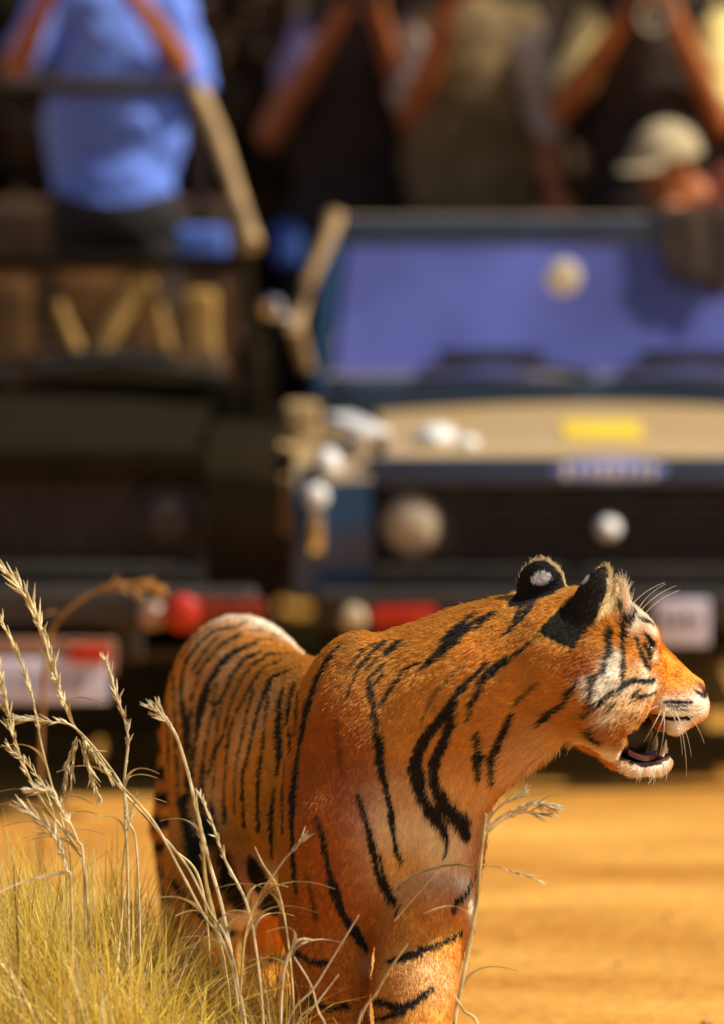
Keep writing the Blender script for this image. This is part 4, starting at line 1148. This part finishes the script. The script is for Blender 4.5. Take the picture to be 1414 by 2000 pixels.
    at_ = n.new('ShaderNodeAttribute'); at_.attribute_name = 'pigment'
    df = n.new('ShaderNodeBsdfDiffuse'); tl = n.new('ShaderNodeBsdfTranslucent'); mx = n.new('ShaderNodeMixShader'); mx.inputs[0].default_value = 0.42
    gl = n.new('ShaderNodeBsdfHair'); gl.component = 'Reflection'; gl.inputs['RoughnessU'].default_value = 0.35; gl.inputs['RoughnessV'].default_value = 0.6
    m2 = n.new('ShaderNodeMixShader'); m2.inputs[0].default_value = 0.32
    gm_ = n.new('ShaderNodeMix'); gm_.data_type = 'RGBA'; gm_.blend_type = 'MIX'; gm_.inputs['Factor'].default_value = 0.10; l.new(at_.outputs['Color'], gm_.inputs['A']); gm_.inputs['B'].default_value = (1, 0.95, 0.85, 1); l.new(gm_.outputs['Result'], gl.inputs['Color'])
    l.new(at_.outputs['Color'], df.inputs['Color']); l.new(at_.outputs['Color'], tl.inputs['Color'])
    l.new(df.outputs[0], mx.inputs[1]); l.new(tl.outputs[0], mx.inputs[2])
    l.new(mx.outputs[0], m2.inputs[1]); l.new(gl.outputs[0], m2.inputs[2]); l.new(m2.outputs[0], out.inputs['Surface'])
    def curves(name, pos, rad, colr, mat_, parent):
        cu = bpy.data.hair_curves.new(name)
        k = pos.shape[1]
        cu.add_curves([k] * len(pos))
        cu.attributes['position'].data.foreach_set('vector', pos.astype(np.float32).ravel())
        ra = cu.attributes.get('radius') or cu.attributes.new('radius', 'FLOAT', 'POINT')
        ra.data.foreach_set('value', rad.astype(np.float32).ravel())
        cc = cu.attributes.new('pigment', 'FLOAT_COLOR', 'CURVE')
        cc.data.foreach_set('color', np.concatenate([colr, np.ones((len(pos), 1))], 1).astype(np.float32).ravel())
        cu.materials.append(mat_)
        o = bpy.data.objects.new(name, cu)
        C.objects.link(o); o.parent = parent
        return o
    tag(curves('fur', pos, rad, hc, fur_m, T), kind='stuff')
    # ---- whiskers, brow hairs and chin hairs
    W = []
    def wh(a, b, sag, n=1, sp=0.004, lat=0.0):
        for _ in range(n):
            s_ = V3(*rng.normal(size=3)) * sp
            pa = a + s_ * 0.6; pb = b + s_ * 3
            t = np.linspace(0, 1, 6)[:, None]
            W.append(pa * (1 - t) + pb * t + V3(*sag) * (4 * t * (1 - t)) + V3(0, 0, 0))
    for a, b in (((1290, 1386), (1218, 1440)), ((1296, 1390), (1260, 1476)), ((1304, 1388), (1290, 1470)), ((1312, 1384), (1322, 1470)), ((1322, 1386), (1335, 1450)), ((1284, 1380), (1200, 1410)), ((1316, 1380), (1306, 1500)), ((1300, 1380), (1240, 1450))):
        wh(hit(*a)[0] + V3(0, -.004, 0), hp(b[0], b[1], -0.085), (0.004, -0.03, 0.012), 1, 0.002)
    for a, b in (((1235, 1180), (1290, 1130)), ((1245, 1190), (1275, 1140)), ((1258, 1200), (1310, 1150)), ((1250, 1192), (1300, 1138))):
        wh(hit(*a)[0], hp(b[0], b[1], -0.04), (-0.004, -0.01, 0.006), 1, 0.002)
    for k in range(44):
        x = rng.uniform(1215, 1300)
        a = hit(x, 1500 if x > 1230 else 1486)[0]
        wh(a, a + V3(rng.uniform(-.012, .012), rng.uniform(-.01, .01), -rng.uniform(.010, .034)), (0.003, 0, 0), 1, 0.001)
    for k in range(90):
        x = rng.uniform(985, 1130)
        y = 1540 - (x - 985) * 0.98 if x < 1060 else 1464 - (x - 1060) * 0.25
        a = hit(x, y)[0]
        wh(a, a + V3(-rng.uniform(-.004, .016), rng.uniform(-.01, .01), -rng.uniform(.014, .030)), (0.003, 0, 0), 1, 0.001)
    Wp = np.array(W)
    wr = np.tile(np.linspace(0.00075, 0.00018, 6), (len(Wp), 1))
    curves('whiskers', Wp, wr, np.tile(V3(0.82, 0.78, 0.68), (len(Wp), 1)), fur_m, T)
    # ---- eye, teeth, tongue
    for s in (-1, 1):
        c = hit(1267, 1271)[0] + V3(0.0, 0.0062, 0) if s < 0 else hp(1268, 1270, 0.058)
        e = MB().ball(c, 0.0122, 20).build('eye', mat('eye_black', (0.02, 0.014, 0.008), 0.1, 0.1, 5, spec=0.8) if s < 0 else bpy.data.materials['eye_black'], T)
        look = (HF * 0.55 + HL * s * 0.83 + V3(0, 0, -0.02)); look /= np.linalg.norm(look)
        ir = MB().lathe([(0.0088, 0.0066), (0.0106, 0.0058), (0.0116, 0.0035), (0.0119, 0.0)], c, look, 20).build('iris', mat('amber_iris', (0.42, 0.30, 0.06), 0.08, 0.2, 300, spec=0.8) if s < 0 else bpy.data.materials['amber_iris'], e)
        MB().lathe([(0.0114, 0.0030), (0.01215, 0.0022), (0.0123, 0.0)], c, look, 14).build('pupil', bpy.data.materials['eye_black'], e)
    TOOTH = mat('tooth_ivory', (0.72, 0.63, 0.46), 0.3, 0.1, 40)
    for s in (-1, 1):
        MB().tube([hp(1314, 1384, s * 0.026), hp(1312, 1408, s * 0.027), hp(1308, 1428, s * 0.024)], [0.0055, 0.0045, 0.001], 10).build('canine_tooth', TOOTH, T)
        MB().tube([hp(1284, 1474, s * 0.020), hp(1290, 1458, s * 0.023), hp(1292, 1442, s * 0.023)], [0.0055, 0.0042, 0.001], 10).build('canine_tooth', TOOTH, T)
    for k in range(6):
        MB().tube([hp(1296, 1470, -0.013 + k * 0.0052), hp(1298, 1460, -0.013 + k * 0.0052)], [0.003, 0.002], 6).build('incisor', TOOTH, T)
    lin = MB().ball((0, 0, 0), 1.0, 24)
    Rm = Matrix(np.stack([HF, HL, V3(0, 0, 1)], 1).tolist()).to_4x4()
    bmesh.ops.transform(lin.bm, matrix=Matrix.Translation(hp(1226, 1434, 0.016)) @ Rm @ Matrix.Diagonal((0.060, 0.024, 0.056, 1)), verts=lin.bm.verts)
    lin.build('mouth_lining', mat('mouth_shade', (0.010, 0.005, 0.004), 0.4, 0.3, 40), T)  # dark filler that paints shade into the open mouth
    tg = MB()
    tg.sheet(lambda u, v: Vector(hp(1216 + 66 * u, 1462 + 10 * math.sin(u * 3.0) - 4 * (1 - (2 * v - 1) ** 2) * (1 - u) + 3 * u, (2 * v - 1) * 0.030 * math.sqrt(max(0.02, 1 - u ** 3)))), 16, 10, 0.010)
    tg.build('tongue', mat('tongue_pink', (0.13, 0.04, 0.032), 0.35, 0.15, 60, bump=0.3), T)
    # claws on the fore paws
    CLAW = mat('claw_horn', (0.10, 0.07, 0.05), 0.4, 0.2, 30)
    for bx, by, bd in ((652, 2184, 11.66), (810, 2196, 11.56)):
        for k in (-1.5, -0.5, 0.5, 1.5):
            MB().tube([at(bx + k * 32, by, bd), at(bx + k * 32, by + 12, bd - 0.025)], [0.005, 0.001], 6).build('claw', CLAW, T)
    return hit
tiger_hit = tiger()

# ================================================================== dry grass
STRAW = mat('straw', (0.42, 0.28, 0.08), 0.75, 0.3, 22, col2=(0.80, 0.66, 0.32))
SEED = mat('seed_head', (0.62, 0.50, 0.20), 0.8, 0.25, 40, col2=(0.85, 0.76, 0.50))
PALES = mat('bleached_straw', (0.50, 0.37, 0.17), 0.75, 0.2, 22, col2=(0.88, 0.79, 0.54))
BROWNS = mat('brown_straw', (0.30, 0.14, 0.04), 0.8, 0.25, 30)
OLIVES = mat('olive_blade', (0.24, 0.17, 0.045), 0.8, 0.25, 30)

def spline(pts, n):
    p = np.array(pts, float); k = len(p)
    t = np.linspace(0, k - 1, n); i = np.clip(t.astype(int), 0, k - 2); f = (t - i)[:, None]
    g = lambda j: p[np.clip(j, 0, k - 1)]
    a, b, c, d = g(i - 1), g(i), g(i + 1), g(i + 2)
    return 0.5 * (2 * b + (c - a) * f + (2 * a - 5 * b + 4 * c - d) * f * f + (3 * b - a - 3 * c + d) * f ** 3)

def stalk(label, pts, D, r0, r1, m, head=0.0, hw=0.012, hn=26, hm=None, D1=None, ground_end=True):
    """pts run from the tip down to the foot in photo pixels"""
    n = len(pts)
    W = [at(x, y, D + ((D1 if D1 is not None else D) - D) * i / max(1, n - 1)) for i, (x, y) in enumerate(pts)]
    if ground_end and W[-1][2] > 0.02:
        W.append(np.array((W[-1][0] + (W[-1][0] - W[-2][0]) * 0.3, W[-1][1], 0.0)))
    P = spline(W, 10 * len(W))
    n = len(P)
    t = MB().tube(P, [0.78 * (r1 + (r0 - r1) * (i / n) ** 0.6) * (1.25 if i % 17 == 9 else 1.0) for i in range(n)], 6)
    o = t.build('grass_stalk', m)
    for q in ((0.52, 0.70) if ground_end and len(pts) > 4 else ()):   # dry leaf blades peeling off the stem
        i = int(n * (q + random.uniform(-.06, .06)))
        a, b = Vector(P[i]), Vector(P[max(0, i - 3)])
        d = (b - a).normalized(); sd = Vector((random.choice((-1, 1)) * random.uniform(.5, 1), random.uniform(-.6, .3), 0)).normalized()
        L = random.uniform(0.09, 0.17)
        lb = MB()
        w = Vector((0.25, 0.9, 0.2)).cross(d).normalized()
        def blade(u, v, a=a, d=d, sd=sd, L=L, w=w):
            c = a + d * (L * (u - 0.35 * u * u)) + sd * (L * 0.75 * u * u) - Vector((0, 0, L * 0.28 * u ** 3))
            return c + w * ((v - 0.5) * 0.0085 * (1 - u) ** 0.7 * min(1, u * 6 + 0.3)) + Vector((0, 0, abs(v - 0.5) * 0.002))
        lb.sheet(blade, 9, 2, 0.0004)
        lb.build('leaf', m, o)
    tag(o, label, 'grass stalk', 'tall dry grass stalks around the tiger')
    if head > 0:
        h = MB()
        k = max(3, int(n * head))
        for j in range(int(hn * 1.5)):
            q = random.random()
            c = Vector(P[min(n - 2, int(q * k))]); d = (Vector(P[min(n - 2, int(q * k))]) - Vector(P[min(n - 1, int(q * k) + 1)])).normalized()
            s = (d + Vector((random.gauss(0, .24), random.gauss(0, .24), random.gauss(0, .24)))).normalized()
            L = hw * random.uniform(0.8, 1.9) * (0.6 + 0.6 * math.sin(math.pi * min(1, q + 0.1)))
            h.tube([c, c + s * L * 0.45, c + s * L], [0.0008, hw * 0.11, 0.0003], 5)
        h.build('seed_head', hm or SEED, o)
    return o

def grass():
    S = stalk
    S('tall golden stalk leaning left with a thick seed head above the white plate', [(-6, 1100), (50, 1165), (85, 1245), (110, 1330), (140, 1410), (180, 1460), (235, 1540), (330, 1650), (400, 1760)], 11.85, .0035, .0018, STRAW, 0.42, .026, 90)
    S('thin stalk left of the thickest seed head crossing the white plate', [(-4, 1200), (40, 1290), (65, 1370), (80, 1450), (100, 1530), (125, 1620), (140, 1720)], 11.8, .003, .0012, STRAW, 0.4, .018, 34)
    S('leftmost golden stalk at the edge of the photo beside the plate', [(-2, 1305), (16, 1390), (40, 1480), (85, 1570), (150, 1660), (170, 1740)], 11.75, .004, .002, STRAW, 0.45, .020, 40)
    S('upright pale stalk right of the white plate', [(207, 1295), (232, 1370), (250, 1440), (243, 1530), (246, 1620), (250, 1720)], 11.8, .004, .0018, PALES, 0.45, .018, 40, PALES)
    S('pale stalk bending left across the dark shade under the plate', [(36, 1404), (95, 1410), (150, 1425), (235, 1530), (250, 1600), (270, 1700)], 11.83, .0035, .002, PALES, 0.3, .020, 30, PALES)
    for k, (a, b) in enumerate([((150, 1440), (128, 1535)), ((152, 1445), (140, 1545)), ((155, 1445), (195, 1560)), ((160, 1440), (215, 1520)), ((165, 1440), (180, 1530))]):
        S(['short drooping spikelet hanging left under the bent stalk', 'second drooping spikelet under the bent stalk', 'long drooping spikelet hanging under the bent stalk', 'drooping spikelet pointing right under the bent stalk', 'middle drooping spikelet under the bent stalk'][k],
          [b, ((a[0] + b[0]) / 2 - 4, (a[1] + b[1]) / 2 - 8), a], 11.82, .002, .001, STRAW, 0.95, .016, 18, None, None, False)
    S('frayed bleached stalk with a tufted head low on the left', [(48, 1580), (85, 1610), (110, 1640), (130, 1700), (140, 1760)], 11.7, .004, .002, PALES, 0.6, .022, 60, PALES)
    S('frayed stalk tip beside the tufted bleached head', [(62, 1545), (100, 1550), (125, 1590), (150, 1640), (165, 1720)], 11.72, .004, .002, PALES, 0.5, .020, 46, PALES)
    S('faint thin stalk in the dark gap left of the hind leg', [(15, 1460), (60, 1500), (95, 1560), (120, 1650), (130, 1720)], 11.8, .003, .0015, STRAW, 0.5, .014, 24)
    S('thin stalk standing between the plate and the tiger', [(265, 1560), (250, 1620), (240, 1690), (238, 1760)], 11.8, .0025, .001, STRAW, 0.3, .012, 14)
    S('arching brown seed head out of focus in front of the dark bumper', [(300, 1150), (262, 1141), (215, 1146), (165, 1168), (118, 1208), (95, 1255), (82, 1400), (80, 1560)], 13.9, .007, .006, BROWNS, 0.35, .03, 60, mat('brown_seed_head', (0.52, 0.27, 0.07), 0.8, 0.2, 40))
    S('bleached forked stalk across the hindquarters of the tiger', [(300, 1385), (338, 1425), (362, 1490), (382, 1570), (408, 1680), (440, 1800), (470, 2000)], 11.75, .0048, .003, PALES, 0.16, .020, 18, PALES)
    S('second tip of the forked bleached stalk on the hindquarters', [(310, 1378), (328, 1410), (345, 1440)], 11.755, .003, .0015, PALES, 0.6, .014, 12, PALES, None, False)
    S('pale stalk crossing the lower flank right of the forked stalk', [(392, 1555), (415, 1610), (440, 1680), (480, 1760), (500, 1850), (515, 2000)], 11.75, .004, .002, PALES, 0.5, .016, 26, PALES)
    S('thick straw stalk over the striped lower flank', [(380, 1560), (395, 1640), (402, 1720), (420, 1800), (440, 1900), (450, 2000)], 11.72, .006, .004, STRAW, 0.3, .016, 20)
    S('long thin stalk slanting from the dark gap down over the hind leg', [(232, 1530), (300, 1605), (352, 1700), (400, 1790), (440, 1850), (480, 2000)], 11.7, .0038, .002, PALES)
    S('thin stalk parallel to the long slanting stalk over the hind leg', [(325, 1640), (370, 1700), (410, 1780), (445, 1840), (470, 1960)], 11.7, .0034, .002, PALES)
    S('short bright tipped stalk leaning right on the dark shoulder', [(588, 1646), (560, 1675), (538, 1705), (505, 1755), (480, 1830), (470, 1950)], 11.7, .003, .0022, STRAW, 0.14, .018, 14, PALES)
    S('thin stalk leaning left against the flank crossing the bright tipped one', [(498, 1655), (515, 1690), (540, 1730), (556, 1790), (570, 1900), (575, 2000)], 11.7, .003, .0014, STRAW)
    S('long diagonal stalk in front of the right foreleg', [(702, 1788), (655, 1865), (615, 1930), (560, 2010)], 11.6, .003, .0014, PALES)
    S('second diagonal stalk in front of the right foreleg', [(662, 1905), (620, 1960), (575, 2020)], 11.6, .003, .0014, PALES)
    S('thin stalk leaning left in front of the right foreleg', [(575, 1870), (608, 1925), (622, 1975), (640, 2030)], 11.6, .0025, .0012, PALES)
    S('golden stalk slanting between the two forelegs', [(795, 1845), (760, 1895), (735, 1940), (700, 2010)], 11.55, .0036, .0018, STRAW)
    S('curled pale leaf tip at the base of the right shoulder', [(610, 1838), (590, 1836), (575, 1846), (560, 1880), (550, 1960)], 11.65, .004, .004, PALES)
    S('bright yellow stalk rising along the front edge of the left foreleg', [(948, 1590), (942, 1640), (936, 1700), (928, 1780), (915, 1850), (898, 1940), (885, 2020)], 11.65, .0055, .004, STRAW)
    S('forked bleached seed head pointing right below the throat', [(1080, 1576), (1040, 1572), (1005, 1582), (970, 1602), (945, 1632), (935, 1700)], 11.66, .004, .002, PALES, 0.42, .022, 34, PALES, None, False)
    S('lower tine of the forked seed head below the throat', [(1058, 1592), (1020, 1588), (980, 1603), (955, 1625)], 11.66, .003, .002, PALES, 0.6, .018, 22, PALES, None, False)
    S('upper tine of the forked seed head below the throat', [(1020, 1550), (990, 1565), (962, 1590), (945, 1620)], 11.66, .003, .002, PALES, 0.6, .018, 18, PALES, None, False)
    S('olive blade arching across the fold between chest and foreleg', [(932, 1694), (890, 1690), (840, 1698), (800, 1716), (768, 1748)], 11.66, .0035, .002, OLIVES, 0, .01, 1, None, None, False)
    S('thin straw blade under the arching olive blade', [(860, 1700), (830, 1730), (795, 1770), (770, 1800)], 11.67, .002, .001, STRAW, 0, .01, 1, None, None, False)
    S('pale wisp pointing right from the yellow stalk over the sunlit dirt', [(1052, 1722), (1000, 1702), (960, 1692), (935, 1690)], 11.66, .0015, .0008, STRAW, 0.5, .014, 10, None, None, False)
    S('yellow stalk leaning left at the foot of the left foreleg', [(885, 1945), (905, 1975), (935, 2020)], 11.6, .005, .002, STRAW)
    # the tussock at the left: more blades than anyone could count
    r = np.random.default_rng(11)
    NB = 15000
    def base_for(n):
        out = []
        while len(out) < n:
            x = r.uniform(-1.25, 0.05); y = r.uniform(-0.75, 0.75)
            px = 707 + x * FPX / (y + DC)
            lim = 330 + 130 * max(0.0, (-y - 0.05)) * 1.3
            if px < lim or (px < 600 and r.random() < 0.5 and y < 0.35):
                out.append((x, y))
        return np.array(out)
    bs = base_for(NB)
    px = 707 + bs[:, 0] * FPX / (bs[:, 1] + DC)
    hgt = r.uniform(0.34, 0.60, NB) * np.where(px > 335, 0.85, 1.0) * (1 - 0.25 * np.clip((px - 180) / 200, 0, 1))
    ey = np.clip((0.78 - np.abs(bs[:, 1] + 0.10 * np.sin(bs[:, 0] * 9)) - r.exponential(0.07, NB)) / 0.30, 0.18, 1) * np.clip((bs[:, 0] + 1.2 + 0.05 * np.sin(bs[:, 1] * 11)) / 0.22, 0.2, 1)
    hgt *= np.maximum(ey, np.where(px > 0, 0.55, 0.0))
    bs = bs + r.normal(0, 0.035, bs.shape) * (2.2 - 2 * ey)[:, None]
    q = r.uniform(0, 6.28, NB); ln = np.abs(r.normal(0, 0.19, NB)) + 0.03
    brk = np.where(r.random(NB) < 0.16, r.uniform(0.45, 0.8, NB), 9.0)
    dx = np.cos(q) * ln - 0.03; dyy = np.sin(q) * ln
    wd = r.uniform(0.0012, 0.0036, NB) * np.where(r.random(NB) < 0.10, 2.0, 1.0)
    aq = r.uniform(0, 3.14, NB)
    K = 6
    V = []
    for i in range(K):
        t = i / (K - 1)
        c = np.stack([bs[:, 0] + dx * t ** 1.8, bs[:, 1] + dyy * t ** 1.8, hgt * (np.where(t > brk, 2 * brk - t, t) - 0.12 * t ** 3 * ln / 0.14)], 1)
        w = (wd * (1 - t * 0.9))[:, None] * np.stack([np.cos(aq), np.sin(aq), aq * 0], 1)
        V += [c - w, c + w]
    V = np.stack(V, 1)
    i0 = np.arange(NB)[:, None] * (2 * K)
    Qs = np.concatenate([i0 + np.array([2 * k, 2 * k + 1, 2 * k + 3, 2 * k + 2]) for k in range(K - 1)])
    gm = bpy.data.materials.new('dry_grass')
    gm.use_nodes = True
    n, l = nodes_of(gm)
    b = n['Principled BSDF']; b.inputs['Roughness'].default_value = 0.8; b.inputs['Specular IOR Level'].default_value = 0.2
    at_ = n.new('ShaderNodeAttribute'); at_.attribute_name = 'pigment'
    l.new(at_.outputs['Color'], b.inputs['Base Color'])
    tr = n.new('ShaderNodeBsdfTranslucent'); mx = n.new('ShaderNodeMixShader'); mx.inputs[0].default_value = 0.35
    l.new(at_.outputs['Color'], tr.inputs['Color']); l.new(b.outputs[0], mx.inputs[1]); l.new(tr.outputs[0], mx.inputs[2]); l.new(mx.outputs[0], n['Material Output'].inputs['Surface'])
    me = mesh_np('dry_grass', V.reshape(-1, 3), Qs)
    pal = np.array([(0.90, 0.64, 0.12), (0.94, 0.78, 0.30), (0.78, 0.56, 0.12), (0.88, 0.82, 0.52), (0.34, 0.24, 0.08), (0.80, 0.64, 0.08)])
    ci = pal[r.choice(6, NB, p=[.30, .16, .18, .08, .08, .20])] * r.uniform(0.75, 1.1, (NB, 1))
    cc = np.repeat(ci, 2 * K, 0)
    ca = me.attributes.new('pigment', 'FLOAT_COLOR', 'POINT')
    ca.data.foreach_set('color', np.concatenate([cc, np.ones((len(cc), 1))], 1).astype(np.float32).ravel())
    o = link('dry_grass', me, gm, None, False)
    tag(o, 'dense yellow dry grass growing at the lower left', 'grass', kind='stuff')
grass()
